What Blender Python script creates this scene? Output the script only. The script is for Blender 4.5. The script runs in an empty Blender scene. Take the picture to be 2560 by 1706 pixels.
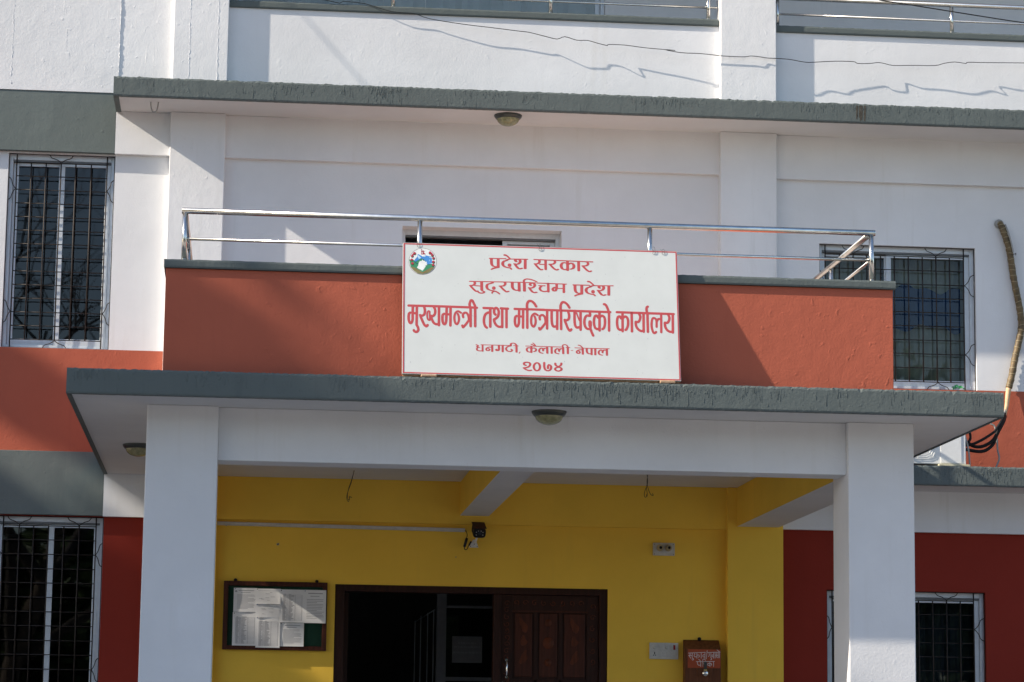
import bpy, bmesh, math, random
from mathutils import Vector, Matrix
random.seed(7)
S = bpy.context.scene
COL = S.collection
# ---------------------------------------------------------------- camera
YAW, PITCH, ROLL = 0.0990709, 0.1564, 0.0126857
fw = Vector((math.sin(YAW)*math.cos(PITCH), math.cos(YAW)*math.cos(PITCH), math.sin(PITCH)))
rt = Vector((math.cos(YAW), -math.sin(YAW), 0)); up = rt.cross(fw)
r2 = rt*math.cos(ROLL)+up*math.sin(ROLL); u2 = -rt*math.sin(ROLL)+up*math.cos(ROLL)
cam = bpy.data.cameras.new('camera'); cam.sensor_width = 36; cam.lens = 94.3
cam.clip_start = 0.5; cam.clip_end = 900
co = bpy.data.objects.new('camera', cam); COL.objects.link(co)
M3 = Matrix((r2, u2, -fw)).transposed().to_4x4(); M3.translation = Vector((0, -24.4, 1.5))
co.matrix_world = M3; S.camera = co
# ---------------------------------------------------------------- light
SUN = Vector((-4.7, -1.0, 3.02)).normalized()          # towards the sun
elev = math.asin(SUN.z); rot = math.atan2(SUN.x, SUN.y)
w = bpy.data.worlds.new('World'); S.world = w; w.use_nodes = True
nt = w.node_tree; bg = nt.nodes['Background']
sky = nt.nodes.new('ShaderNodeTexSky'); sky.sky_type = 'NISHITA'; sky.sun_disc = False
sky.sun_elevation = elev; sky.sun_rotation = rot; sky.dust_density = 1.2; sky.air_density = 1.0; sky.ozone_density = 1.0
nt.links.new(sky.outputs[0], bg.inputs[0]); bg.inputs[1].default_value = 0.118
sl = bpy.data.lights.new('sun', 'SUN'); sl.energy = 4.6; sl.angle = math.radians(0.53); sl.color = (1, .89, .74)
so = bpy.data.objects.new('sun', sl); COL.objects.link(so); so.location = (-20, -10, 30)
so.rotation_euler = (-SUN).to_track_quat('-Z', 'Y').to_euler()
S.view_settings.view_transform = 'Standard'; S.view_settings.look = 'None'
S.view_settings.gamma = 1; S.view_settings.use_curve_mapping = False
S.view_settings.exposure = .92
S.cycles.max_bounces = 10; S.cycles.diffuse_bounces = 6
# ---------------------------------------------------------------- materials
def newmat(name):
    m = bpy.data.materials.new(name); m.use_nodes = True
    return m, m.node_tree, m.node_tree.nodes['Principled BSDF']
def nd(t, kind, **kw):
    n = t.nodes.new(kind)
    for k, v in kw.items():
        if isinstance(k, str) and k.startswith('i_'): n.inputs[k[2:]].default_value = v
        else: setattr(n, k, v)
    return n
def pos(t, scale):
    g = t.nodes.new('ShaderNodeNewGeometry'); mp = t.nodes.new('ShaderNodeMapping')
    mp.inputs['Scale'].default_value = scale
    t.links.new(g.outputs['Position'], mp.inputs['Vector']); return mp.outputs[0]
def noise(t, scale, s, detail=4, rough=.55):
    n = nd(t, 'ShaderNodeTexNoise'); n.inputs['Scale'].default_value = s
    n.inputs['Detail'].default_value = detail; n.inputs['Roughness'].default_value = rough
    t.links.new(pos(t, scale), n.inputs['Vector']); return n.outputs['Fac']
def ramp(t, src, a, b, ca=0., cb=1.):
    r = nd(t, 'ShaderNodeMapRange'); r.inputs[1].default_value = a; r.inputs[2].default_value = b
    r.inputs[3].default_value = ca; r.inputs[4].default_value = cb; r.clamp = True
    t.links.new(src, r.inputs[0]); return r.outputs[0]
def math_(t, op, a, b):
    n = nd(t, 'ShaderNodeMath', operation=op)
    for i, v in enumerate((a, b)):
        if isinstance(v, (int, float)): n.inputs[i].default_value = v
        else: t.links.new(v, n.inputs[i])
    return n.outputs[0]
def mixc(t, fac, a, b):
    n = nd(t, 'ShaderNodeMix', data_type='RGBA')
    for i, v in ((0, fac), (6, a), (7, b)):
        if isinstance(v, (int, float)): n.inputs[i].default_value = v
        elif isinstance(v, tuple): n.inputs[i].default_value = (*v[:3], 1)
        else: t.links.new(v, n.inputs[i])
    return n.outputs[2]
def plaster(name, rgb, rough=.82, fine=.25, med=.5, drips=0., stain=.12, staincol=None, spec=.25):
    m, t, b = newmat(name)
    b.inputs['Roughness'].default_value = rough; b.inputs['Specular IOR Level'].default_value = spec
    big = noise(t, (1, 1, 1), .9, 5, .6)
    streak = noise(t, (7, 7, .5), 1.3, 4, .6)
    speck = noise(t, (1, 1, 1), 26, 3, .6)
    c = mixc(t, ramp(t, big, .35, .7), tuple(v*.93 for v in rgb), tuple(min(1, v*1.05) for v in rgb))
    sc = staincol or tuple(v*.62 for v in rgb)
    f = math_(t, 'MULTIPLY', ramp(t, streak, .55, .8), ramp(t, big, .4, .65))
    c = mixc(t, math_(t, 'MULTIPLY', f, stain*2.2), c, sc)
    c = mixc(t, math_(t, 'MULTIPLY', ramp(t, speck, .68, .78), stain*1.2), c, sc)
    t.links.new(c, b.inputs['Base Color'])
    h = math_(t, 'MULTIPLY', noise(t, (1, 1, 1), 55, 3, .6), fine)
    h = math_(t, 'ADD', h, math_(t, 'MULTIPLY', noise(t, (1, 1, 1), 9, 4, .5), med))
    lump = ramp(t, noise(t, (1, 1, 1), 17, 2, .5), .66, .74)
    h = math_(t, 'ADD', h, math_(t, 'MULTIPLY', lump, med*.35))
    if drips:
        d = ramp(t, noise(t, (38, 38, 3.0), 1.0, 5, .75), .60, .72)
        mask = ramp(t, noise(t, (2.6, 2.6, 3.4), 1.0, 4, .6), .50, .66)
        h = math_(t, 'ADD', h, math_(t, 'MULTIPLY', math_(t, 'MULTIPLY', d, mask), drips))
    bp = nd(t, 'ShaderNodeBump'); bp.inputs['Strength'].default_value = .55; bp.inputs['Distance'].default_value = .008
    t.links.new(h, bp.inputs['Height']); t.links.new(bp.outputs[0], b.inputs['Normal'])
    return m
def simple(name, rgb, rough=.6, metal=0., var=.1, nscale=20, bump=0., spec=.4):
    m, t, b = newmat(name)
    b.inputs['Roughness'].default_value = rough; b.inputs['Metallic'].default_value = metal
    b.inputs['Specular IOR Level'].default_value = spec
    n = noise(t, (1, 1, 1), nscale, 4, .6)
    c = mixc(t, ramp(t, n, .3, .7), tuple(v*(1-var) for v in rgb), tuple(min(1, v*(1+var)) for v in rgb))
    t.links.new(c, b.inputs['Base Color'])
    if bump:
        bp = nd(t, 'ShaderNodeBump'); bp.inputs['Strength'].default_value = bump; bp.inputs['Distance'].default_value = .003
        t.links.new(noise(t, (1, 1, 1), nscale*2, 3, .6), bp.inputs['Height']); t.links.new(bp.outputs[0], b.inputs['Normal'])
    return m
def wood(name, rgb, rough=.5):
    m, t, b = newmat(name)
    b.inputs['Roughness'].default_value = rough; b.inputs['Specular IOR Level'].default_value = .2
    n = noise(t, (40, 40, 3), 1.0, 5, .6)
    t.links.new(mixc(t, ramp(t, n, .3, .7), tuple(v*.6 for v in rgb), tuple(v*1.35 for v in rgb)), b.inputs['Base Color'])
    bp = nd(t, 'ShaderNodeBump'); bp.inputs['Strength'].default_value = .3; bp.inputs['Distance'].default_value = .002
    t.links.new(n, bp.inputs['Height']); t.links.new(bp.outputs[0], b.inputs['Normal'])
    return m
def glass(name, tint, refl=1.0):
    m = bpy.data.materials.new(name); m.use_nodes = True; t = m.node_tree; t.nodes.clear()
    o = nd(t, 'ShaderNodeOutputMaterial'); mx = nd(t, 'ShaderNodeMixShader')
    fr = nd(t, 'ShaderNodeFresnel'); fr.inputs[0].default_value = 1.55
    tr = nd(t, 'ShaderNodeBsdfTransparent'); tr.inputs[0].default_value = (*tint, 1)
    gl = nd(t, 'ShaderNodeBsdfGlossy'); gl.inputs['Roughness'].default_value = .015; gl.inputs[0].default_value = (.9, .95, 1, 1)
    bp = nd(t, 'ShaderNodeBump'); bp.inputs['Strength'].default_value = .05; bp.inputs['Distance'].default_value = .01
    t.links.new(noise(t, (1, 1, 1), 2.2, 1, .4), bp.inputs['Height']); t.links.new(bp.outputs[0], gl.inputs['Normal'])
    f = math_(t, 'MULTIPLY', fr.outputs[0], refl)
    t.links.new(f, mx.inputs[0]); t.links.new(tr.outputs[0], mx.inputs[1]); t.links.new(gl.outputs[0], mx.inputs[2])
    t.links.new(mx.outputs[0], o.inputs[0]); return m
MT = {
 'white': plaster('white_paint', (.725, .73, .745), fine=.28, med=.38, stain=.2, staincol=(.55, .53, .49)),
 'white_rough': plaster('white_paint_rough', (.73, .735, .75), fine=.28, med=.65, drips=.8, stain=.3, staincol=(.50, .50, .48)),
 'soffit': plaster('soffit_paint', (.66, .65, .645), fine=.12, med=.25, stain=.08),
 'red': plaster('brick_red_paint', (.43, .117, .072), fine=.4, med=.8, stain=.22, staincol=(.30, .085, .055), spec=.08),
 'maroon': plaster('maroon_paint', (.25, .033, .022), fine=.22, med=.45, stain=.08, spec=.06),
 'grey': plaster('slate_grey_paint', (.102, .122, .119), rough=.7, fine=.5, med=.9, drips=.3, stain=.6, staincol=(.075, .09, .09), spec=.35),
 'grey_band': plaster('slate_grey_paint_smooth', (.130, .155, .150), rough=.75, fine=.25, med=.8, drips=.35, stain=.2, staincol=(.20, .235, .22)),
 'yellow': plaster('yellow_paint', (.85, .545, .075), fine=.2, med=.3, stain=.10, staincol=(.5, .33, .09), spec=.1),
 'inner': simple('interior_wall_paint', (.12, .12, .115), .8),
 'floor': simple('cement_floor', (.26, .235, .20), .7, nscale=3),
 'ground': simple('packed_earth_and_concrete', (.31, .29, .265), .9, nscale=1.2, var=.25),
 'alu': simple('aluminium_profile', (.62, .66, .70), .42, metal=.25, var=.05),
 'alu_dark': simple('aluminium_track', (.16, .17, .18), .5, metal=.3),
 'iron': simple('dark_brown_iron', (.022, .016, .014), .6, metal=.1, var=.4, nscale=30),
 'steel': simple('stainless_steel', (.62, .61, .59), .2, metal=1.0, var=.12, nscale=14),
 'glass': glass('tinted_glass', (.34, .38, .40), 1.0),
 'glass_light': glass('lightly_tinted_glass', (.62, .66, .64), .9),
 'alu_dim': simple('shaded_aluminium', (.22, .23, .25), .5), 'paper_dim': simple('shaded_paper', (.25, .25, .26), .8),  # darker copies of aluminium and paper: the entrance gloom is in the colour
 'clear': glass('clear_glass', (.75, .78, .78), .9),
 'wood': wood('dark_door_wood', (.030, .010, .006)),
 'wood2': wood('reddish_frame_wood', (.060, .017, .009)),
 'carve': wood('carved_wood_relief', (.10, .026, .010)),
 'black': simple('black_rubber', (.010, .010, .011), .6, spec=.2), 'rust': simple('brown_run_stain', (.060, .052, .040), .8, var=.4, nscale=30), 'foam': simple('pale_foam_strip', (.50, .47, .33), .8),
 'wire': simple('black_wire', (.014, .014, .015), .6),
 'greyhose': simple('grey_plastic', (.3, .3, .29), .5),
 'tape': simple('brown_wrapping_tape', (.125, .085, .038), .55, var=.5, nscale=16, bump=.6),
 'tape_edge': simple('worn_tape_edge', (.27, .22, .13), .5, var=.4, nscale=40),
 'tape_tan': simple('tan_wrapping_tape', (.55, .38, .22), .55, var=.25, nscale=16, bump=.5),
 'acwhite': simple('white_enamel', (.72, .73, .72), .4, var=.04),
 'sign': simple('sign_vinyl', (.585, .61, .595), .38, var=.035, nscale=5, spec=.45),
 'signwood': wood('sign_frame_wood', (.32, .19, .10)),
 'print': simple('red_print', (.47, .07, .075), .45, var=.05),
 'brick': simple('fired_brick', (.45, .30, .19), .85, var=.3, nscale=25, bump=.6),
 'green': simple('green_felt', (.012, .05, .03), .95),
 'paper': simple('paper', (.72, .72, .73), .7, var=.03, nscale=9, bump=.3),
 'ink': simple('grey_print', (.33, .33, .35), .8),
 'orange': simple('orange_paint', (.36, .058, .012), .5),
 'whiteprint': simple('white_print', (.62, .6, .58), .6),
 'boxwood': wood('box_wood', (.13, .045, .018)),
 'lampmetal': simple('lamp_metal', (.07, .075, .07), .35, metal=.5),
 'lampglass': simple('ribbed_amber_glass', (.26, .25, .13), .18, var=.35, nscale=28, spec=.7),
 'plastic': simple('ivory_plastic', (.5, .5, .48), .4),
 'bulbholder': simple('beige_bakelite', (.40, .33, .19), .45),
 'redplastic': simple('red_plastic', (.3, .02, .02), .3),
 'brass': simple('brass', (.6, .45, .15), .3, metal=1.),
 'chrome': simple('chrome', (.8, .82, .84), .12, metal=1.),
 'tile': simple('balcony_floor_tile', (.48, .45, .41), .6, nscale=4),
 'curtain': simple('grey_green_curtain', (.46, .47, .40), .9, var=.2, nscale=5),
 'curtain_dark': simple('dark_curtain', (.12, .15, .17), .9, var=.3, nscale=6),
 'bluecloth': simple('blue_cloth', (.022, .075, .22), .8, var=.3, nscale=7),
 'leafgreen': simple('green_leaf', (.02, .22, .07), .5),
 'bark': simple('bark', (.10, .075, .055), .9, bump=.6),
 'twig': simple('bare_twig', (.05, .04, .034), .9),
 'crown': simple('tree_leaf', (.05, .085, .025), .6, var=.35, nscale=2),
 'compound': plaster('compound_wall_paint', (.45, .40, .34), stain=.2),
 'e_white': simple('print_white', (.72, .75, .74), .4), 'e_brown': simple('print_brown', (.14, .05, .045), .5),
 'e_blue': simple('print_blue', (.06, .24, .58), .5), 'e_snow': simple('print_pale_blue', (.45, .66, .80), .5),
 'e_green': simple('print_green', (.045, .25, .12), .5), 'e_dark': simple('print_dark_green', (.01, .08, .085), .5),
 'e_dgreen': simple('print_leaf_green', (.05, .10, .045), .5), 'e_maroon': simple('print_maroon', (.30, .025, .05), .5),
 'e_rose': simple('print_rose', (.42, .028, .06), .5), 'e_olive': simple('print_olive', (.20, .19, .08), .5),
 'e_rust': simple('print_rust', (.36, .11, .05), .5),
}
# ---------------------------------------------------------------- mesh helpers
class MB:
    def __init__(s): s.v = []; s.f = []; s.m = []; s.sm = []
    def poly(s, pts, m=0, smooth=False):
        i = len(s.v); s.v += [tuple(p) for p in pts]; s.f.append(tuple(range(i, i+len(pts)))); s.m.append(m); s.sm.append(smooth)
    def box(s, x0, x1, y0, y1, z0, z1, m=0, ms=None):
        i = len(s.v)
        s.v += [(x0,y0,z0),(x1,y0,z0),(x1,y1,z0),(x0,y1,z0),(x0,y0,z1),(x1,y0,z1),(x1,y1,z1),(x0,y1,z1)]
        fs = [(0,3,2,1),(4,5,6,7),(0,1,5,4),(1,2,6,5),(2,3,7,6),(3,0,4,7)]   # bottom top front right back left
        for k, f in enumerate(fs):
            s.f.append(tuple(i+a for a in f)); s.m.append(ms[k] if ms else m); s.sm.append(False)
        return s
    def tube(s, pts, r, n=8, m=0, cap=True):
        pts = [Vector(p) for p in pts]; rings = []
        L = len(pts); prev = None
        for k, p in enumerate(pts):
            d = (pts[min(k+1, L-1)]-pts[max(k-1, 0)])
            if d.length < 1e-9: d = Vector((0, 0, 1))
            d.normalize()
            if prev is None:
                a = Vector((0, 0, 1)) if abs(d.z) < .9 else Vector((1, 0, 0)); e = d.cross(a).normalized()
            else:
                e = prev-d*prev.dot(d)
                e = e.normalized() if e.length > 1e-6 else d.orthogonal().normalized()
            prev = e; g = d.cross(e); rr = r[k] if isinstance(r, (list, tuple)) else r
            i = len(s.v)
            for j in range(n):
                t = 2*math.pi*j/n; q = p+e*(rr*math.cos(t))+g*(rr*math.sin(t)); s.v.append(tuple(q))
            rings.append(i)
        for a, b in zip(rings, rings[1:]):
            for j in range(n):
                s.f.append((a+j, a+(j+1) % n, b+(j+1) % n, b+j)); s.m.append(m); s.sm.append(n > 4)
        if cap:
            s.f.append(tuple(rings[0]+j for j in range(n))[::-1]); s.m.append(m); s.sm.append(False)
            s.f.append(tuple(rings[-1]+j for j in range(n))); s.m.append(m); s.sm.append(False)
        return s
    def lathe(s, c, prof, n=28, m=0, ax='z'):
        rings = []
        for rr, h in prof:
            i = len(s.v)
            for j in range(n):
                t = 2*math.pi*j/n; a, b = rr*math.cos(t), rr*math.sin(t)
                s.v.append((c[0]+a, c[1]+b, c[2]+h) if ax == 'z' else (c[0]+a, c[1]+h, c[2]+b))
            rings.append(i)
        for a, b in zip(rings, rings[1:]):
            for j in range(n):
                s.f.append((a+j, a+(j+1) % n, b+(j+1) % n, b+j)); s.m.append(m); s.sm.append(True)
        for q in (rings[0], rings[-1]):
            s.f.append(tuple(q+j for j in range(n))); s.m.append(m); s.sm.append(False)
        return s
    def build(s, name, mats, parent=None, bevel=0):
        me = bpy.data.meshes.new(name); me.from_pydata(s.v, [], s.f)
        if not isinstance(mats, (list, tuple)): mats = [mats]
        for a in mats: me.materials.append(MT[a] if isinstance(a, str) else a)
        me.polygons.foreach_set('material_index', s.m); me.polygons.foreach_set('use_smooth', s.sm); me.update()
        o = bpy.data.objects.new(name, me); COL.objects.link(o)
        if parent is not None:
            o.parent = parent; o.location = -parent_world(parent)
        if bevel:
            b = o.modifiers.new('edge', 'BEVEL'); b.width = bevel; b.segments = 2; b.limit_method = 'ANGLE'
        return o
def parent_world(o):
    v = Vector((0, 0, 0))
    while o is not None: v += o.location; o = o.parent
    return v
def empty(name, loc, label, cat, group=None):
    o = bpy.data.objects.new(name, None); COL.objects.link(o); o.location = loc; o.empty_display_size = .2
    tag(o, label, cat, group); return o
def tag(o, label, cat, group=None):
    o['label'] = label; o['category'] = cat
    if group: o['group'] = group
    return o
def bx(name, mats, parent, *a, bevel=0, ms=None):
    return MB().box(*a, ms=ms).build(name, mats, parent, bevel)
def cr(pts, k=4):
    """Catmull-Rom through the points"""
    if len(pts) < 3: return [Vector(p) for p in pts]
    P = [Vector(p) for p in pts]; out = []
    for i in range(len(P)-1):
        a = P[max(i-1, 0)]; b = P[i]; c = P[i+1]; d = P[min(i+2, len(P)-1)]
        for j in range(k):
            t = j/k
            out.append(.5*((2*b)+(c-a)*t+(2*a-5*b+4*c-d)*t*t+(3*b-a-3*c+d)*t**3))
    out.append(P[-1]); return out
def hull(ps):
    ps = sorted(set((round(a, 6), round(b, 6)) for a, b in ps))
    def half(q):
        h = []
        for p in q:
            while len(h) > 1 and (h[-1][0]-h[-2][0])*(p[1]-h[-2][1])-(h[-1][1]-h[-2][1])*(p[0]-h[-2][0]) <= 0: h.pop()
            h.append(p)
        return h
    a = half(ps); b = half(ps[::-1]); return a[:-1]+b[:-1]
def strokes(mb, data, place, m=0):
    """lettering: an elliptical pen swept along each stroke; place(u, v, lift) -> world point"""
    c = 0
    for rx, ry, pts in data:
        q = cr([(a, b, 0) for a, b in pts], 3)
        for a, b in zip(q, q[1:]):
            e = []
            for j in range(10):
                t = 2*math.pi*j/10; dx, dy = rx*math.cos(t), ry*math.sin(t)
                e += [(a.x+dx, a.y+dy), (b.x+dx, b.y+dy)]
            h = hull(e); c += 1
            if len(h) > 2: mb.poly([place(x, y, .0003+(c % 9)*.00005) for x, y in h][::-1], m)
# ---------------------------------------------------------------- lettering data (mm on the board)
SIGN_STROKES=[(9.6,9.6,[(44,491),(290,490),(537,492)]),
(9.6,9.6,[(74,500),(73,553),(73,599),(66,619),(57,626),(48,613),(44,586),(46,556),(56,545)]),
(9.6,9.6,[(73,548),(101,549)]),
(9.6,9.6,[(103,501),(102,637)]),
(9.6,9.6,[(102,639),(112,657),(115,677),(104,692),(90,690),(82,680)]),
(9.6,9.6,[(157,500),(162,527),(157,555),(140,567),(127,562)]),
(9.6,9.6,[(130,572),(144,606),(159,637),(172,647),(181,637)]),
(6.4,6.4,[(195,531),(186,529),(179,545),(178,572),(184,594),(193,599)]),
(6.4,6.4,[(196,533),(197,599)]),
(9.6,9.6,[(226,497),(236,520),(234,548),(221,566),(206,565)]),
(9.6,9.6,[(206,569),(213,594),(226,619),(243,629),(258,627)]),
(9.6,9.6,[(263,496),(263,636)]),
(9.6,9.6,[(319,501),(317,554),(316,600),(310,621),(301,627),(292,615),(288,587),(290,557),(301,547)]),
(9.6,9.6,[(317,550),(345,550)]),
(9.6,9.6,[(347,503),(346,636)]),
(8.5,8.5,[(400,545),(407,570),(406,602),(393,624),(381,614),(375,589),(376,557),(385,535),(402,524),(422,535)]),
(8.8,8.8,[(439,569),(436,551),(443,538),(458,533),(471,545),(478,568),(480,591)]),
(8.8,8.8,[(480,591),(467,609),(450,633),(437,647),(432,633)]),
(9.6,9.6,[(492,494),(492,637)]),
(9.6,9.6,[(525,499),(525,636)]),
(9.6,9.6,[(489,494),(485,466),(494,438),(506,439),(515,458),(524,478)]),
(9.6,9.6,[(587,493),(653,493)]),
(9.6,9.6,[(712,492),(763,493)]),
(9.6,9.6,[(635,496),(634,636)]),
(9.6,9.6,[(633,525),(614,530),(597,546),(589,578),(590,610),(598,633),(609,644)]),
(9.6,9.6,[(673,542),(664,530),(663,507),(672,491),(685,492),(696,515),(693,547),(682,566),(663,578)]),
(9.6,9.6,[(662,580),(666,603),(680,625),(699,635),(714,633)]),
(9.6,9.6,[(722,496),(721,637)]),
(9.6,9.6,[(753,497),(752,637)]),
(9.6,9.6,[(813,493),(1026,493)]),
(9.6,9.6,[(845,502),(843,555),(842,601),(835,622),(826,628),(817,616),(813,588),(816,558),(826,547)]),
(9.6,9.6,[(843,550),(871,551)]),
(9.6,9.6,[(874,502),(872,637)]),
(9.6,9.6,[(904,492),(903,637)]),
(9.6,9.6,[(903,490),(903,453),(917,429),(939,431),(957,448),(969,469)]),
(8.5,8.5,[(957,546),(964,571),(962,603),(949,626),(937,616),(931,591),(933,558),(942,536),(960,525),(979,536)]),
(8.8,8.8,[(996,570),(993,552),(1001,539),(1016,534),(1029,546),(1035,569),(1037,592)]),
(8.8,8.8,[(1037,592),(1024,611),(1007,634),(994,648),(989,635)]),
(9.6,9.6,[(997,494),(1258,495),(1509,496)]),
(9.6,9.6,[(1049,504),(1047,638)]),
(9.6,9.6,[(1123,502),(1120,639)]),
(9.6,9.6,[(1082,503),(1081,567),(1085,606),(1097,622),(1113,618)]),
(9.6,9.6,[(1150,491),(1149,639)]),
(9.6,9.6,[(1147,487),(1148,455),(1161,431),(1180,432),(1198,448),(1212,471)]),
(9.6,9.6,[(1203,506),(1209,531),(1205,559),(1189,570),(1176,567)]),
(9.6,9.6,[(1177,574),(1187,601),(1199,633),(1212,649),(1223,639)]),
(9.6,9.6,[(1249,505),(1248,572),(1252,607),(1264,624),(1280,620)]),
(9.6,9.6,[(1293,508),(1291,640)]),
(9.6,9.6,[(1361,506),(1361,529),(1340,528),(1325,546),(1319,579),(1324,611),(1338,630),(1359,632)]),
(9.6,9.6,[(1361,587),(1360,607)]),
(9.6,9.6,[(1362,614),(1363,633),(1369,646)]),
(9.6,9.6,[(1369,651),(1382,682)]),
(13.4,13.4,[(1361,577),(1361,607)]),
(5.9,5.9,[(1263,511),(1283,568)]),
(9.6,9.6,[(1431,504),(1429,641)]),
(9.6,9.6,[(1420,542),(1412,527),(1398,531),(1391,553),(1390,590),(1397,620),(1411,631),(1425,627)]),
(9.6,9.6,[(1435,536),(1449,526),(1463,534),(1470,555),(1469,592),(1461,620),(1451,630)]),
(9.6,9.6,[(1501,501),(1499,640)]),
(9.6,9.6,[(1466,436),(1477,440),(1488,460),(1497,485)]),
(9.6,9.6,[(1559,495),(1772,496),(1976,497)]),
(9.6,9.6,[(1600,504),(1598,642)]),
(9.6,9.6,[(1589,543),(1581,528),(1567,532),(1560,554),(1559,591),(1565,621),(1580,632),(1594,628)]),
(9.6,9.6,[(1604,537),(1618,527),(1632,534),(1639,556),(1638,593),(1629,621),(1620,631)]),
(9.6,9.6,[(1667,499),(1666,641)]),
(9.6,9.6,[(1723,506),(1730,524),(1726,548),(1714,566),(1696,566)]),
(9.6,9.6,[(1695,572),(1698,599),(1712,623),(1733,636),(1749,634)]),
(9.6,9.6,[(1754,507),(1752,641)]),
(9.6,9.6,[(1783,495),(1783,641)]),
(9.6,9.6,[(1781,495),(1777,472),(1779,452),(1787,445)]),
(8.8,8.8,[(1884,501),(1881,641)]),
(8.8,8.8,[(1843,640),(1830,650),(1819,636),(1811,596),(1814,554),(1824,533),(1839,536),(1848,553),(1848,600)]),
(8.8,8.8,[(1850,558),(1861,540),(1876,538)]),
(9.6,9.6,[(1937,506),(1944,525),(1940,548),(1928,566),(1910,566)]),
(9.6,9.6,[(1909,572),(1912,600),(1926,624),(1947,636),(1963,634)]),
(9.6,9.6,[(1969,508),(1966,641)]),
(10.7,4.4,[(645,108),(646,141),(653,160),(673,169),(690,166)]),
(10.7,4.4,[(695,106),(695,174)]),
(10.7,4.4,[(757,116),(735,125),(727,143),(736,162),(757,171),(776,174)]),
(10.7,4.4,[(827,123),(820,114),(829,106),(844,104),(856,115),(851,133),(833,143),(814,141)]),
(10.7,4.4,[(820,148),(838,172),(853,179),(868,174)]),
(10.7,4.4,[(893,103),(892,176)]),
(4.4,4.1,[(631,104),(752,103)]),
(4.4,4.1,[(788,104),(910,102)]),
(6.9,5.4,[(690,174),(662,181),(646,189)]),
(6.9,5.4,[(772,107),(754,115)]),
(6.9,5.4,[(782,174),(791,183)]),
(6.9,5.4,[(778,149),(777,156)]),
(13.2,10.1,[(778,149),(777,157)]),
(6.3,6.1,[(739,74),(755,77),(772,92),(782,103)]),
(9.5,4.7,[(996,108),(997,123),(981,135),(963,136)]),
(9.5,4.7,[(969,143),(991,169),(1008,181),(1017,179)]),
(9.5,4.7,[(1042,104),(1042,178)]),
(4.4,4.1,[(998,138),(1032,139)]),
(4.4,4.1,[(957,102),(1389,107)]),
(9.5,4.7,[(1108,107),(1112,119),(1098,133),(1071,136)]),
(9.5,4.7,[(1078,142),(1101,167),(1120,179),(1133,174)]),
(10.7,4.4,[(1203,107),(1204,180)]),
(10.7,4.4,[(1194,123),(1172,120),(1156,139),(1163,166),(1186,175),(1200,169)]),
(10.7,4.4,[(1210,131),(1231,121),(1249,136),(1246,160),(1227,169)]),
(10.7,4.4,[(1285,108),(1285,180)]),
(9.5,4.7,[(1351,113),(1355,125),(1341,138),(1314,141)]),
(9.5,4.7,[(1320,147),(1344,172),(1363,184),(1376,179)]),
(9.5,4.7,[(522,293),(523,308),(508,319),(490,321)]),
(9.5,4.7,[(495,328),(518,353),(534,365),(544,363)]),
(10.7,4.4,[(573,290),(574,354)]),
(4.4,4.1,[(524,321),(563,323)]),
(7.6,4.7,[(577,360),(592,367),(583,376),(563,378),(549,371)]),
(10.1,4.4,[(640,300),(617,308),(610,326),(618,345),(639,354),(659,357)]),
(13.2,10.1,[(662,332),(661,340)]),
(6.3,5.4,[(657,293),(638,300)]),
(6.3,5.4,[(649,375),(652,367),(669,360),(688,368),(702,379)]),
(4.4,4.1,[(485,289),(872,284)]),
(4.4,4.1,[(898,285),(966,285)]),
(4.4,4.1,[(977,286),(1192,288)]),
(9.5,4.7,[(742,290),(746,302),(732,316),(705,319)]),
(9.5,4.7,[(712,324),(736,349),(754,362),(768,357)]),
(10.7,4.4,[(797,289),(797,322),(806,340),(825,348),(840,345)]),
(10.7,4.4,[(846,290),(847,353)]),
(10.7,4.4,[(884,284),(885,352)]),
(7.6,4.4,[(882,282),(882,268),(900,257),(929,259),(955,267),(974,276)]),
(10.1,4.4,[(932,306),(925,298),(934,290),(949,288),(960,298),(956,316),(937,326),(919,325)]),
(10.1,4.4,[(924,332),(942,355),(958,362),(972,358)]),
(9.5,4.7,[(1008,310),(997,327),(1006,344),(1029,351),(1052,347)]),
(9.5,4.7,[(1059,286),(1060,353)]),
(9.5,4.7,[(1121,290),(1120,323),(1110,343),(1095,341),(1092,327),(1105,316)]),
(9.5,4.7,[(1174,291),(1173,354)]),
(4.4,4.1,[(990,306),(1036,306)]),
(4.4,4.1,[(1120,323),(1169,323)]),
(10.7,4.4,[(1255,296),(1256,329),(1263,348),(1282,357),(1299,354)]),
(10.7,4.4,[(1305,294),(1304,362)]),
(10.7,4.4,[(1367,304),(1345,313),(1336,331),(1345,350),(1366,359),(1386,362)]),
(10.7,4.4,[(1437,311),(1430,302),(1439,294),(1455,293),(1466,303),(1461,321),(1443,331),(1424,329)]),
(10.7,4.4,[(1429,336),(1448,360),(1463,367),(1477,362)]),
(10.7,4.4,[(1504,291),(1502,364)]),
(4.4,4.1,[(1241,292),(1362,291)]),
(4.4,4.1,[(1398,293),(1536,290)]),
(6.9,5.4,[(1299,362),(1271,369),(1255,377)]),
(6.9,5.4,[(1383,295),(1364,303)]),
(6.9,5.4,[(1391,362),(1401,371)]),
(13.2,10.1,[(1387,337),(1387,345)]),
(6.3,6.1,[(1350,262),(1365,265),(1383,280),(1393,292)]),
(3.4,3,[(567,777),(783,776)]),
(3.4,3,[(803,777),(835,778)]),
(3.4,3,[(890,777),(1158,777)]),
(3.4,3,[(1183,779),(1210,779)]),
(3.4,3,[(1247,780),(1299,781)]),
(3.4,3,[(1316,781),(1497,780)]),
(6.7,3.6,[(533,778),(546,785),(537,794),(553,798)]),
(6.7,3.6,[(536,808),(540,820),(559,824),(574,823)]),
(6.7,3.6,[(578,778),(578,826)]),
(5.6,3.6,[(542,799),(536,808)]),
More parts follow.
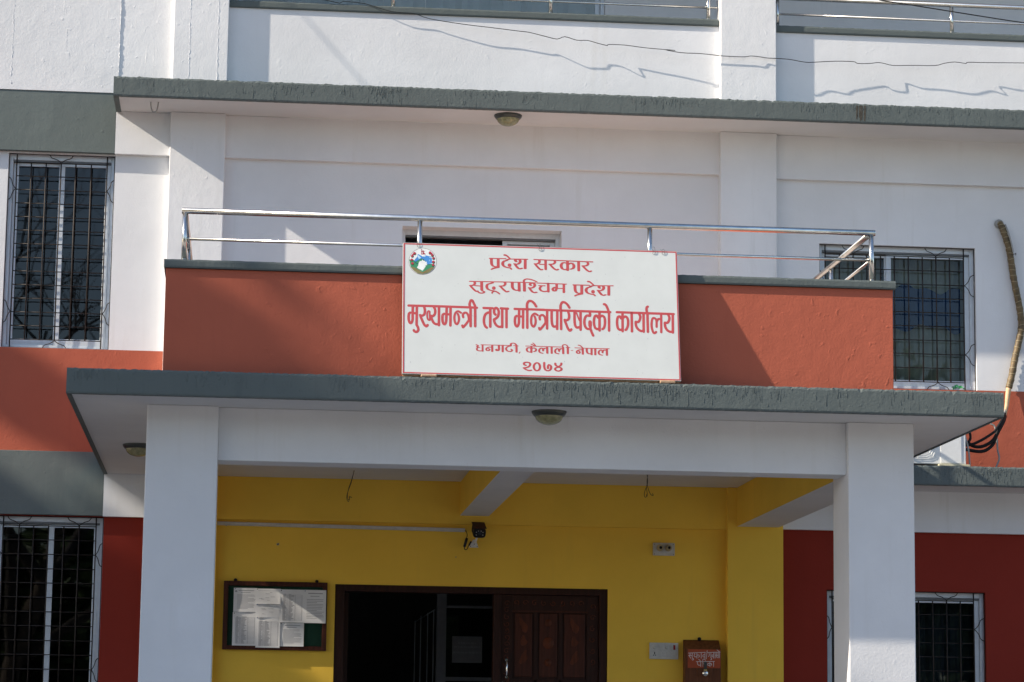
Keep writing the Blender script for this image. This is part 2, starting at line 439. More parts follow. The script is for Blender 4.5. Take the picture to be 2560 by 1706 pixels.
(6.7,3.6,[(639,793),(621,794),(605,805),(608,819),(622,820),(628,811),(622,805)]),
(8.1,3.6,[(648,779),(648,826)]),
(8.1,3.6,[(696,780),(696,809),(687,819),(676,815),(679,808)]),
(8.1,3.6,[(723,779),(723,826)]),
(8.1,3.6,[(823,778),(823,826)]),
(7.3,3.6,[(781,780),(759,786),(747,802),(757,818),(778,823),(792,814),(785,805)]),
(7.3,3.6,[(783,776),(783,763),(798,757),(814,762),(824,775)]),
(3.9,3.6,[(848,825),(843,833)]),
(7.3,3.6,[(922,792),(909,789),(897,800),(902,817),(917,823),(928,820)]),
(7.3,3.6,[(937,793),(951,790),(965,799),(961,813),(949,818)]),
(8.1,3.6,[(931,778),(931,826)]),
(4.5,3.6,[(930,763),(941,766),(955,775)]),
(4.5,3.6,[(942,753),(953,761),(962,774)]),
(7.3,3.6,[(1012,829),(991,822),(988,803),(1002,789),(1014,795),(1016,811)]),
(7.3,3.6,[(1017,800),(1027,790),(1039,790)]),
(8.1,3.6,[(1045,780),(1046,828)]),
(8.1,3.6,[(1078,777),(1078,828)]),
(7.3,3.6,[(1128,830),(1106,823),(1104,803),(1118,790),(1129,796),(1132,811)]),
(7.3,3.6,[(1133,801),(1143,790),(1155,791)]),
(8.1,3.6,[(1161,779),(1162,828)]),
(8.1,3.6,[(1195,778),(1195,827)]),
(5,3.6,[(1159,777),(1158,765),(1171,758),(1187,762),(1197,776)]),
(2.2,2.4,[(1219,801),(1233,802)]),
(6.7,3.6,[(1295,794),(1276,796),(1260,807),(1263,821),(1277,822),(1283,812),(1277,806)]),
(8.1,3.6,[(1304,783),(1304,828)]),
(8.1,3.6,[(1333,785),(1334,808),(1344,821),(1360,823)]),
(8.1,3.6,[(1368,784),(1368,830)]),
(8.1,3.6,[(1395,783),(1395,830)]),
(8.1,3.6,[(1479,781),(1479,831)]),
(5,3.9,[(1273,759),(1287,763),(1297,772),(1306,780)]),
(7.3,3.6,[(1444,831),(1423,824),(1420,805),(1435,791),(1446,797),(1448,813)]),
(7.3,3.6,[(1449,802),(1459,791),(1472,792)]),
(8.4,4.8,[(889,924),(878,920),(878,906),(898,901),(919,907),(919,924),(902,939),(874,945)]),
(8.4,4.8,[(880,951),(897,960),(914,964),(928,961)]),
(8.4,4.8,[(992,933),(989,948),(981,959),(969,964),(958,960),(950,949),(947,934),(950,919),(959,908),(970,903),(981,907),(989,918),(992,933)]),
(8.4,4.8,[(1023,900),(1023,934),(1031,955),(1051,962),(1069,950),(1071,925),(1056,915)]),
(8.4,4.8,[(1050,923),(1049,945)]),
(8.4,4.8,[(1103,903),(1106,918),(1124,929)]),
(8.4,4.8,[(1147,901),(1144,916),(1124,929)]),
(8.4,4.8,[(1148,946),(1144,954),(1136,959),(1124,962),(1113,960),(1104,955),(1101,948),(1104,940),(1113,935),(1125,933),(1136,934),(1145,939),(1148,946)])]
EMBLEM=[('brown',[(246.0,140.7),(244.8,157.0),(241.1,173.0),(235.1,188.3),(226.8,202.6),(216.5,215.3),(204.4,226.3),(190.8,235.3),(176.1,242.0),(160.7,246.3),(144.8,248.1),(129.0,247.4),(113.5,244.1),(98.8,238.3),(85.2,230.2),(73.1,220.0),(62.7,208.0),(54.3,194.3),(48.1,179.4),(44.3,163.7),(43.0,147.4),(44.1,131.1),(47.8,115.0),(53.8,99.7),(62.0,85.5),(72.3,72.6),(84.4,61.6),(97.9,52.5),(112.6,45.8),(128.1,41.4),(144.0,39.6),(160.0,40.3),(175.5,43.6),(190.3,49.4),(203.9,57.5),(216.1,67.8),(226.5,79.9),(234.9,93.6),(241.0,108.6),(244.7,124.4)]),
('white',[(243.7,140.7),(242.5,156.7),(238.9,172.3),(233.0,187.3),(224.9,201.1),(214.8,213.6),(203.0,224.3),(189.8,233.1),(175.4,239.6),(160.3,243.9),(144.8,245.6),(129.3,244.9),(114.2,241.7),(99.8,236.0),(86.6,228.2),(74.7,218.2),(64.6,206.4),(56.4,193.1),(50.3,178.6),(46.6,163.2),(45.3,147.3),(46.4,131.4),(50.0,115.7),(55.9,100.8),(63.9,86.9),(74.0,74.4),(85.8,63.6),(99.0,54.8),(113.4,48.1),(128.5,43.9),(144.1,42.1),(159.6,42.8),(174.8,46.1),(189.2,51.7),(202.5,59.6),(214.4,69.6),(224.6,81.5),(232.8,94.8),(238.8,109.4),(242.4,124.8)]),
('blue',[(81.8,138.0),(105.0,108.5),(106.6,90.4),(115.0,89.2),(146.8,107.1),(165.2,95.7),(202.0,103.4),(210.4,115.7),(213.8,155.2),(182.1,167.1),(167.0,147.8),(131.8,123.8),(90.2,150.3)]),
('snow',[(106.7,94.0),(118.4,100.8),(131.8,116.6),(128.5,120.3),(116.8,127.0),(108.4,113.8)]),
('snow',[(151.8,108.7),(161.8,99.4),(166.8,100.1),(160.2,108.4)]),
('snow',[(190.3,107.4),(200.3,108.9),(203.7,117.8),(198.7,116.1)]),
('snow',[(194.5,128.9),(197.9,130.6),(193.7,140.6),(191.2,138.0)]),
('green',[(45.9,132.1),(75.1,134.7),(98.6,162.6),(91.9,152.1),(131.8,123.8),(158.6,135.5),(178.8,169.0),(212.2,160.7),(230.6,185.2),(208.9,212.8),(175.7,237.3),(144.8,243.6),(109.0,239.4),(80.5,218.9),(57.1,191.0)]),
('dark',[(75.1,137.4),(78.5,136.4),(101.9,160.7),(116.9,156.6),(117.0,160.2),(99.5,167.1)]),
('dark',[(88.5,150.4),(131.8,122.0),(145.2,124.2),(158.6,135.5),(175.4,160.1),(178.8,167.2),(208.8,159.9),(208.8,162.6),(177.1,171.7),(168.7,149.5),(155.3,136.5),(131.8,125.6),(90.2,153.0)]),
('white',[(141.9,128.8),(148.6,139.4),(158.6,139.1),(163.7,147.9),(173.7,145.8),(173.7,156.5),(175.4,172.7),(163.8,176.6),(165.5,185.6),(158.8,194.8),(152.2,205.7),(142.2,218.6),(125.5,206.6),(115.5,205.2),(102.1,193.1),(112.0,178.4),(115.3,156.7),(123.6,142.0),(136.9,141.6)]),
('maroon',[(132.4,47.2),(160.9,68.8),(148.3,69.2),(167.6,89.3),(132.5,90.4)]),
('white',[(144.6,61.2),(143.3,63.8),(140.0,65.0),(136.7,64.0),(135.3,61.5),(136.6,58.9),(139.9,57.8),(143.3,58.7)]),
('white',[(145.4,78.3),(143.9,81.9),(140.4,83.5),(136.8,82.2),(135.3,78.6),(136.8,75.0),(140.3,73.4),(143.9,74.8)]),
('dgreen',[(97.1,86.2),(93.7,95.0),(85.5,98.9),(77.2,95.6),(73.7,87.0),(77.1,78.3),(85.3,74.4),(93.6,77.7)]),
('dgreen',[(79.8,107.5),(76.6,115.8),(68.9,119.4),(61.1,116.3),(57.8,108.3),(61.0,100.0),(68.7,96.4),(76.6,99.5)]),
('dgreen',[(76.6,137.3),(73.4,145.6),(65.7,149.2),(57.9,146.1),(54.6,138.1),(57.8,129.8),(65.6,126.2),(73.4,129.3)]),
('dgreen',[(82.4,165.9),(79.1,174.6),(70.8,178.5),(62.6,175.2),(59.1,166.7),(62.5,157.9),(70.7,154.0),(79.0,157.4)]),
('dgreen',[(209.3,78.9),(206.0,87.1),(198.3,90.8),(190.4,87.6),(187.2,79.6),(190.4,71.3),(198.2,67.7),(206.0,70.8)]),
('dgreen',[(226.4,96.3),(223.1,104.8),(215.0,108.6),(207.0,105.4),(203.6,97.1),(206.9,88.5),(215.0,84.8),(223.0,88.0)]),
('dgreen',[(234.5,119.4),(231.2,127.7),(223.4,131.3),(215.6,128.2),(212.4,120.2),(215.6,111.9),(223.4,108.3),(231.2,111.4)]),
('dgreen',[(234.3,148.2),(230.9,157.0),(222.7,160.9),(214.4,157.5),(211.0,149.0),(214.4,140.3),(222.6,136.4),(230.9,139.7)]),
('dgreen',[(232.7,173.5),(229.3,182.2),(221.1,186.1),(212.8,182.8),(209.3,174.2),(212.7,165.5),(221.0,161.6),(229.3,164.9)]),
('rose',[(94.4,81.8),(91.4,88.6),(84.1,91.7),(76.8,89.1),(73.7,82.5),(76.7,75.7),(84.0,72.7),(91.3,75.2)]),
('rose',[(79.1,93.1),(77.1,97.5),(72.4,99.5),(67.7,97.9),(65.7,93.6),(67.7,89.2),(72.4,87.3),(77.1,88.9)]),
('rose',[(76.1,103.2),(73.6,108.9),(67.5,111.4),(61.3,109.3),(58.8,103.7),(61.3,98.0),(67.4,95.5),(73.6,97.6)]),
('rose',[(73.6,132.9),(70.9,139.1),(64.3,141.8),(57.7,139.5),(54.9,133.5),(57.6,127.4),(64.2,124.7),(70.8,127.0)]),
('rose',[(79.4,161.5),(76.5,168.1),(69.5,171.0),(62.4,168.5),(59.4,162.2),(62.3,155.6),(69.4,152.7),(76.5,155.1)]),
('rose',[(206.6,72.6),(203.7,79.0),(196.9,81.8),(190.0,79.5),(187.2,73.3),(190.0,66.9),(196.8,64.1),(203.7,66.4)]),
('rose',[(214.5,79.6),(212.3,84.5),(206.9,86.7),(201.6,84.9),(199.4,80.1),(201.6,75.1),(206.9,72.9),(212.2,74.8)]),
('rose',[(222.8,91.9),(220.2,98.0),(213.7,100.6),(207.2,98.4),(204.4,92.5),(207.1,86.5),(213.6,83.8),(220.1,86.0)]),
('rose',[(230.8,115.1),(228.2,120.8),(222.1,123.3),(215.9,121.2),(213.4,115.6),(215.9,109.9),(222.0,107.4),(228.2,109.5)]),
('rose',[(230.5,143.9),(227.8,149.9),(221.3,152.6),(214.8,150.3),(212.1,144.5),(214.8,138.4),(221.3,135.8),(227.8,138.0)]),
('rose',[(229.4,169.1),(226.6,175.4),(219.7,178.3),(212.9,175.9),(210.0,169.7),(212.8,163.4),(219.7,160.5),(226.5,162.9)]),
('olive',[(57.1,191.0),(75.4,188.6),(102.2,211.0),(142.3,231.2),(175.6,217.5),(215.6,189.3),(230.6,185.2),(217.3,205.4),(190.6,229.6),(144.8,243.6),(109.0,239.4),(80.6,220.7)]),
('rust',[(75.4,193.9),(85.4,196.3),(90.5,201.5),(80.4,200.0)]),
('rust',[(213.9,189.4),(203.9,191.8),(198.9,197.4),(208.9,195.8)]),
('rust',[(84.6,199.3),(94.6,201.7),(99.7,206.9),(89.6,205.4)]),
('rust',[(204.7,195.3),(194.7,197.8),(189.7,203.4),(199.7,201.8)]),
('rust',[(93.8,204.7),(103.8,207.0),(108.9,212.3),(98.8,210.8)]),
('rust',[(195.6,201.3),(185.6,203.8),(180.6,209.4),(190.6,207.8)]),
('rust',[(103.0,210.1),(113.0,212.4),(118.0,217.6),(108.0,216.2)]),
('rust',[(186.4,207.3),(176.4,209.8),(171.4,215.3),(181.4,213.8)]),
('rust',[(112.2,215.4),(122.2,217.8),(127.2,223.0),(117.2,221.5)]),
('rust',[(177.2,213.3),(167.2,215.8),(162.3,221.3),(172.3,219.7)]),
('rust',[(121.4,220.8),(131.4,223.2),(136.4,228.4),(126.4,226.9)]),
('rust',[(168.1,219.3),(158.1,221.8),(153.1,227.3),(163.1,225.7)]),
('rust',[(130.6,226.2),(140.6,228.5),(145.6,233.8),(135.6,232.3)]),
('rust',[(158.9,225.3),(148.9,227.7),(144.0,233.3),(154.0,231.7)])]
BOX_STROKES=[[(4.0635,2.5175),(4.2186,2.5269)],[(4.2393,2.5252),(4.3559,2.5312)],[(4.0756,2.5167),(4.079,2.5022),(4.0653,2.4966)],[(4.0677,2.4953),(4.0843,2.4712)],[(4.0773,2.4947),(4.0963,2.4951)],[(4.098,2.5188),(4.098,2.4721)],[(4.098,2.4714),(4.1112,2.4649),(4.105,2.4553),(4.0953,2.4588)],[(4.1186,2.5174),(4.1221,2.5056),(4.1145,2.4981),(4.1204,2.4853),(4.1359,2.4856)],[(4.141,2.5195),(4.1411,2.4721)],[(4.1411,2.4985),(4.1593,2.5022),(4.1635,2.4877),(4.1538,2.4818)],[(4.1807,2.5235),(4.1807,2.4728)],[(4.2151,2.5258),(4.2152,2.4706)],[(4.2134,2.5055),(4.199,2.5028),(4.1955,2.4906),(4.2049,2.484),(4.2152,2.4875)],[(4.2358,2.5414),(4.2273,2.4674)],[(4.2531,2.5247),(4.2548,2.5011),(4.2469,2.4887)],[(4.2703,2.5267),(4.2704,2.4776)],[(4.2704,2.4776),(4.2783,2.4676),(4.268,2.4596)],[(4.2945,2.5288),(4.2945,2.4753)],[(4.2928,2.5044),(4.2814,2.5035),(4.2807,2.4896),(4.2876,2.4874)],[(4.3083,2.529),(4.3094,2.4766)],[(4.3214,2.5293),(4.3256,2.5097),(4.3159,2.5027)],[(4.3176,2.5014),(4.3283,2.4792)],[(4.3256,2.4988),(4.3376,2.499)],[(4.3376,2.5295),(4.3383,2.4787)],[(4.3504,2.5314),(4.3504,2.4796)],[(4.3262,2.5504),(4.3376,2.5431),(4.3497,2.5324)],[(4.1353,2.4416),(4.3032,2.4456)],[(4.1463,2.4417),(4.1481,2.4181),(4.1595,2.4088),(4.1733,2.4117)],[(4.1756,2.4422),(4.1767,2.3983)],[(4.1573,2.4632),(4.167,2.4556),(4.1756,2.4422)],[(4.1946,2.4425),(4.1964,2.3986)],[(4.1946,2.4425),(4.197,2.4622),(4.2083,2.4658),(4.2214,2.4538)],[(4.2194,2.4412),(4.206,2.4326),(4.2056,2.4163),(4.2215,2.4125),(4.2187,2.403)],[(4.2601,2.4436),(4.2618,2.3996)],[(4.2566,2.4259),(4.2439,2.4271),(4.2418,2.4118),(4.2567,2.408)],[(4.2642,2.4261),(4.2766,2.4229),(4.2746,2.4107)],[(4.2946,2.4442),(4.2953,2.4002)]]
WIRE=[(0.599,8.536),(0.792,8.526),(1.0,8.512),(1.244,8.441),(1.459,8.428),(1.604,8.385),(1.92,8.341),(2.18,8.32),(2.454,8.294),(2.541,8.287),(2.686,8.249),(2.802,8.228),(2.874,8.252),(2.99,8.228),(3.092,8.228),(3.193,8.198),(3.281,8.188),(3.295,8.199),(3.455,8.195),(3.644,8.176),(3.921,8.157),(3.818,8.161),(3.978,8.14),(4.168,8.134),(4.373,8.12),(4.578,8.119),(4.637,8.128),(4.725,8.127),(4.813,8.117),(5.004,8.118),(5.166,8.095),(5.269,8.102),(5.461,8.12),(5.638,8.124),(5.675,8.107),(5.786,8.109),(5.875,8.127),(5.934,8.121),(6.023,8.103),(6.201,8.11),(6.424,8.114),(6.513,8.139),(6.618,8.156),(6.722,8.144),(6.752,8.162),(6.946,8.163),(7.293,8.177),(7.665,8.178)]
# ---------------------------------------------------------------- setting
def struct(o): o['kind'] = 'structure'; return o
g = MB(); g.poly([(-400, -400, 0), (400, -400, 0), (400, 400, 0), (-400, 400, 0)])
struct(g.build('ground', 'ground'))
# ---------------------------------------------------------------- the building
B = empty('office_building', (0, 0, 0), 'white office building with brick red bands, slate grey ledges and a yellow porch', 'building')
XL, XR = -9.0, 14.0
def wall(name, y, thick, xs, zs, holes, pick, mats, extra_mat=0):
    """wall sheet with openings: front faces, reveals; pick(xc, zc) -> material index"""
    xs = sorted(set(xs+[h[0] for h in holes]+[h[1] for h in holes])); zs = sorted(set(zs+[h[2] for h in holes]+[h[3] for h in holes]))
    mb = MB()
    def solid(xc, zc): return not any(a < xc < b and c < zc < d for a, b, c, d in holes) and xs[0] < xc < xs[-1] and zs[0] < zc < zs[-1]
    for a, b in zip(xs, xs[1:]):
        for c, d in zip(zs, zs[1:]):
            xc, zc = (a+b)/2, (c+d)/2
            if not solid(xc, zc): continue
            m = pick(xc, zc)
            mb.poly([(a, y, c), (b, y, c), (b, y, d), (a, y, d)], m)
            mb.poly([(a, y+thick, d), (b, y+thick, d), (b, y+thick, c), (a, y+thick, c)], extra_mat)
            for (dx, dz, q) in ((-1, 0, [(a, y, c), (a, y, d), (a, y+thick, d), (a, y+thick, c)]), (1, 0, [(b, y, d), (b, y, c), (b, y+thick, c), (b, y+thick, d)]),
                                (0, -1, [(a, y, c), (a, y+thick, c), (b, y+thick, c), (b, y, c)]), (0, 1, [(a, y, d), (b, y, d), (b, y+thick, d), (a, y+thick, d)])):
                x2 = xc+dx*((b-a)/2+1e-3); z2 = zc+dz*((d-c)/2+1e-3)
                if not solid(x2, z2): mb.poly(q, m)
    return mb.build(name, mats, B)
LW = (-2.237, -1.267, 5.182, 6.988); MW = (1.391, 2.878, 4.9, 6.419); RW = (5.322, 6.822, 5.018, 6.381)
LLW = (-2.25, -1.253, 1.9, 3.655); RLW = (5.374, 6.872, 1.75, 3.127); DOOR = (.844, 3.337, .6, 3.092)
# ground floor wall (maroon outside, yellow inside the porch)
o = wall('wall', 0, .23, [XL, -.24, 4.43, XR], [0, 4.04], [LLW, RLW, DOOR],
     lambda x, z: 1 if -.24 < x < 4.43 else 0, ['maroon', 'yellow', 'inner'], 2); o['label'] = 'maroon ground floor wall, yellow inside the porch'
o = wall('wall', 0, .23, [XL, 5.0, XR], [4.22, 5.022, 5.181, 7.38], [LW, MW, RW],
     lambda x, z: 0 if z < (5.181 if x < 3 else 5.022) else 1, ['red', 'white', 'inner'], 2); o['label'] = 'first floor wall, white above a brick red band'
# slabs
bx('floor_slab', ['white', 'inner'], B, XL, XR, .23, 7, 4.05, 4.22)
bx('floor_slab', ['white', 'inner'], B, XL, XR, .0, 7, 7.39, 7.565)
bx('floor_slab', 'floor', B, XL, XR, .23, 7, .45, .6)
bx('porch_floor', 'tile', B, -1.5, 5.7, -5.6, -.004, 0, .58)
for i in range(3): bx('step', 'floor', B, -1.2, 5.4, -5.9-.3*i, -5.6-.3*i, 0, .43-.145*i)
bx('rear_wall', 'inner', B, XL, XR, 7, 7.2, 0, 11)
bx('side_wall', 'inner', B, XL-.23, XL, 0, 7, 0, 11); bx('side_wall', 'inner', B, XR, XR+.23, 0, 7, 0, 11)
# beams proud of the walls
YB = -.057
bx('beam', 'grey_band', B, XL, -1.262, YB, -.001, 3.66, 4.236, bevel=.004)['label'] = 'slate grey band above the lower left window'
bx('beam', 'white', B, -1.262, -.72, YB, -.001, 3.656, 4.045)
bx('beam', 'yellow', B, -.24, 4.43, YB, -.001, 3.656, 4.045)
bx('beam', 'white', B, 4.949, XR, YB, -.001, 3.672, 4.05)
bx('beam', 'grey_band', B, XL, -1.272, YB, -.001, 6.998, 7.566, bevel=.004)['label'] = 'slate grey band above the upper left window'
bx('beam', 'white', B, -1.272, -.765, YB, -.001, 6.998, 7.395)
bx('beam', 'white', B, -.27, 4.36, YB, -.001, 6.998, 7.395)
bx('beam', 'white', B, 4.89, XR, YB, -.001, 6.978, 7.395)
# upper left wall, with its slightly thicker coat of plaster to the left
bx('wall', 'white_rough', B, XL, -1.262, YB-.006, .17, 7.568, 10.8)
bx('wall', 'white_rough', B, -1.262, -.77, YB, .17, 7.566, 10.8)
for (x, z0, z1, wd) in ((-1.262, 7.575, 8.75, .0028), (-2.24, 7.62, 8.8, .002), (-1.75, 7.95, 8.15, .0016), (-.62, 7.6, 8.7, .0018), (-.36, 7.6, 8.7, .002)):
    mb = MB(); n = 70; pts = []
    for k in range(n+1):
        t = k/n; pts.append((x+random.uniform(-.004, .004), (YB-.006) if x < -1 else -.1255, z0+(z1-z0)*t))
    mb.tube(pts, [wd*random.uniform(.0, 1.5) for _ in pts], 5); mb.build('plaster_ridge', 'white', B)
# pillars of the facade
for x0, x1 in ((-.770, -.265), (4.358, 4.891)):
    bx('pillar', 'white_rough', B, x0, x1, -.125, .1, 4.235, 7.3945, bevel=.006)
    bx('pillar', 'white_rough', B, x0, x1, -.125, .1, 7.566, 10.8, bevel=.006)
# porch piers
bx('pillar', 'yellow', B, 4.428, 4.947, -.105, -.002, .58, 4.043, bevel=.005)['label'] = 'yellow pier at the right of the porch wall'
bx('pillar', 'yellow', B, -.72, -.236, -.105, -.002, .58, 4.043, bevel=.005)
# middle upper floor: parapets and caps
bx('parapet', 'white', B, -.2645, 4.3575, -.042, .09, 7.566, 8.432)
bx('parapet', 'white', B, 4.8915, XR, -.042, .09, 7.566, 8.40)
def rough_bar(name, mat, x0, x1, y0, y1, z0, z1, amp=.004, step=.03, lip=0, mats=None, label=None, drips=''):
    """cast concrete member whose front arrises are uneven; lip = width of the painted margin under it"""
    mb = MB(); n = max(2, int((x1-x0)/step)); rows = []
    for k in range(n+1):
        x = x0+(x1-x0)*k/n
        j = lambda a=1.0: random.gauss(0, amp*a)*(0 if k in (0, n) else 1)
        chip = amp*3*max(0, random.gauss(0, 1)-1.4)
        rows.append([(x, y1, z1), (x, y0+.03, z1+j(.5)), (x, y0+.004+abs(j(.6)), z1-.002+j(.6)-chip), (x, y0+j(.05), z1-.014-abs(j(1.2))-chip), (x, y0, (z0+z1)/2), (x, y0, z0+.012+j(.2)), (x, y0+.004, z0+j(.15)),
                     (x, y0+max(lip, .02), z0+j(.1)), (x, y0+max(lip, .02), z0+.004), (x, y1, z0+.004)])
    i0 = len(mb.v)
    for r in rows: mb.v += r
    w_ = len(rows[0])
    for k in range(n):
        for q in range(w_-1):
            a = i0+k*w_+q; mb.f.append((a, a+1, a+w_+1, a+w_)[::-1]); mb.m.append(1 if (q == w_-2 and mats) else 0); mb.sm.append(False)
        a = i0+k*w_+w_-1; mb.f.append((a, i0+k*w_, i0+(k+1)*w_, a+w_)[::-1]); mb.m.append(0); mb.sm.append(False)
    for k in (0, n): mb.f.append(tuple(i0+k*w_+q for q in range(w_))); mb.m.append(0); mb.sm.append(False)
    o = mb.build(name, mats or mat, B)
    if label: o['label'] = label
    if drips:
        d = MB(); q = random.Random(len(drips)+int(x1*10)); cl = [q.uniform(x0, min(x1, 8)) for _ in range(26)]
        for k in range(330):
            x = q.gauss(q.choice(cl), .10) if k % 6 else q.uniform(x0+.02, min(x1, 8)-.02)
            if not x0+.02 < x < x1-.02: continue
            t = z1-q.uniform(.008, .035) if k % 4 else q.uniform(z0+.05, z1-.02); L_ = abs(q.gauss(0, .045))+.012; b_ = max(z0+.015, t-L_); r = q.uniform(.0007, .0019); dx = q.gauss(0, .006)
            d.tube([(x, y0-r*.1, t), (x+dx*.3, y0-r*.15, t-(t-b_)*.4), (x+dx, y0-r*.1, b_+r), (x+dx, y0+r*.3, b_)], [r*.6, r*.8, r*1.3, r*.7], 5)
        for k in range(300):   # grit and blobs in the paint under the top arris
            x = q.gauss(q.choice(cl), .14); r = q.uniform(.001, .003)
            if not x0+.02 < x < x1-.02: continue
            z = z1-abs(q.gauss(.02, .03))-.006
            if z < z0+.01: continue
            d.tube([(x-r*q.uniform(.6, 2.5), y0+r*.25, z), (x, y0-r*.25, z+q.gauss(0, .002)), (x+r*q.uniform(.6, 2.5), y0+r*.25, z)], [r*.5, r, r*.5], 5)
        d.build('paint_drips', 'grey', o)['kind'] = 'stuff'
    return o
rough_bar('parapet_cap', 'grey', -.264, 4.350, -.064, .10, 8.434, 8.502, .0015, label='slate grey cap of the upper middle parapet')
rough_bar('parapet_cap', 'grey', 4.893, XR, -.064, .10, 8.402, 8.468, .0015, label='slate grey cap of the upper right parapet')
rough_bar('ledge', 'grey', -1.272, XR, -.68, -.06, 7.392, 7.572, .004, .025, .055, ['grey', 'soffit'], 'long slate grey ledge above the first floor', 'a')
rough_bar('ledge', 'grey', 5.50, XR, -.68, -.06, 4.046, 4.226, .004, .025, .055, ['grey', 'soffit'], 'slate grey ledge beside the porch roof under the air conditioner', 'bb')
rough_bar('porch_roof', 'grey', -1.268, 5.488, -5.48, -.06, 4.040, 4.222, .0035, .02, .06, ['grey', 'soffit'], 'flat porch roof slab with rough slate grey edge', 'ccc')
# painted margins along the two sides below the porch roof
bx('roof_margin', 'grey', B, -1.268, -1.233, -5.42, -.06, 4.037, 4.043); bx('roof_margin', 'grey', B, 5.468, 5.488, -5.42, -.06, 4.037, 4.043)
bx('roof_margin', 'grey', B, -1.272, -1.225, -.625, -.06, 7.389, 7.395)
# porch columns and beams
for x0, x1 in ((-.717, -.200), (4.454, 4.951)):
    bx('column', 'white', B, x0, x1, -4.94, -4.42, .58, 4.0435, bevel=.006)
bx('beam', 'white', B, -.200, 4.454, -4.87, -4.58, 3.656, 4.0435, bevel=.005)['label'] = 'white front beam of the porch between the two columns'
WY = [0, 0, 0, 1, 0, 1]
bx('beam', ['soffit', 'yellow'], B, 1.962, 2.227, -4.58, YB, 3.733, 4.041, ms=WY)['label'] = 'cross beam under the porch ceiling with yellow sides'
bx('beam', ['soffit', 'yellow', 'white'], B, 4.516, 4.905, -4.42, -.107, 3.683, 4.041, ms=[0, 0, 0, 2, 0, 1])['label'] = 'right side beam of the porch'
bx('beam', ['soffit', 'yellow', 'white'], B, -.68, -.24, -4.42, -.107, 3.683, 4.041, ms=[0, 0, 0, 1, 0, 2])['label'] = 'left side beam of the porch'
# brick red balcony parapet on the porch roof
for a in ((-.608, 4.740, -5.20, -5.08), (-.608, -.49, -5.078, -.13), (4.622, 4.740, -5.078, -.13)):
    bx('parapet', 'red', B, a[0], a[1], a[2], a[3], 4.224, 5.006, bevel=.004)['label'] = 'brick red balcony parapet'
rough_bar('parapet_cap', 'grey', -.622, 4.756, -5.225, -5.06, 5.007, 5.070, .0013, label='slate grey cap of the balcony parapet')
bx('parapet_cap', 'grey', B, -.622, -.475, -5.058, -.13, 5.007, 5.068); bx('parapet_cap', 'grey', B, 4.607, 4.756, -5.058, -.13, 5.007, 5.068)
bx('balcony_floor', 'tile', B, -.489, 4.621, -5.079, -.06, 4.2225, 4.25)
# top floor gallery behind the parapets
wall('wall', 1.7, .2, [XL, -.77, XR], [7.566, 10.8], [(-.25, 3.5, 7.6, 10.1)], lambda x, z: 0, ['white', 'inner'], 1)
bx('roof_slab', ['soffit', 'grey'], B, XL-.3, XR+.3, -.68, 7.3, 10.8, 10.98)
# small holes and patches in the yellow wall
for x, z, r_ in ((-.152, 3.612, .014), (.318, 3.441, .012), (1.937, 3.358, .006)):
    mb = MB(); pts = []
    for k in range(9):
        t = 2*math.pi*k/9; q = r_*random.uniform(.7, 1.25); pts.append((x+q*math.cos(t), -.0015, z+q*math.sin(t)))
    mb.poly(pts); mb.poly([(x+(a-x)*.5, -.003, z+(c-z)*.5) for a, b_, c in pts], 1); mb.build('wall_hole', ['greyhose', 'black'], B)
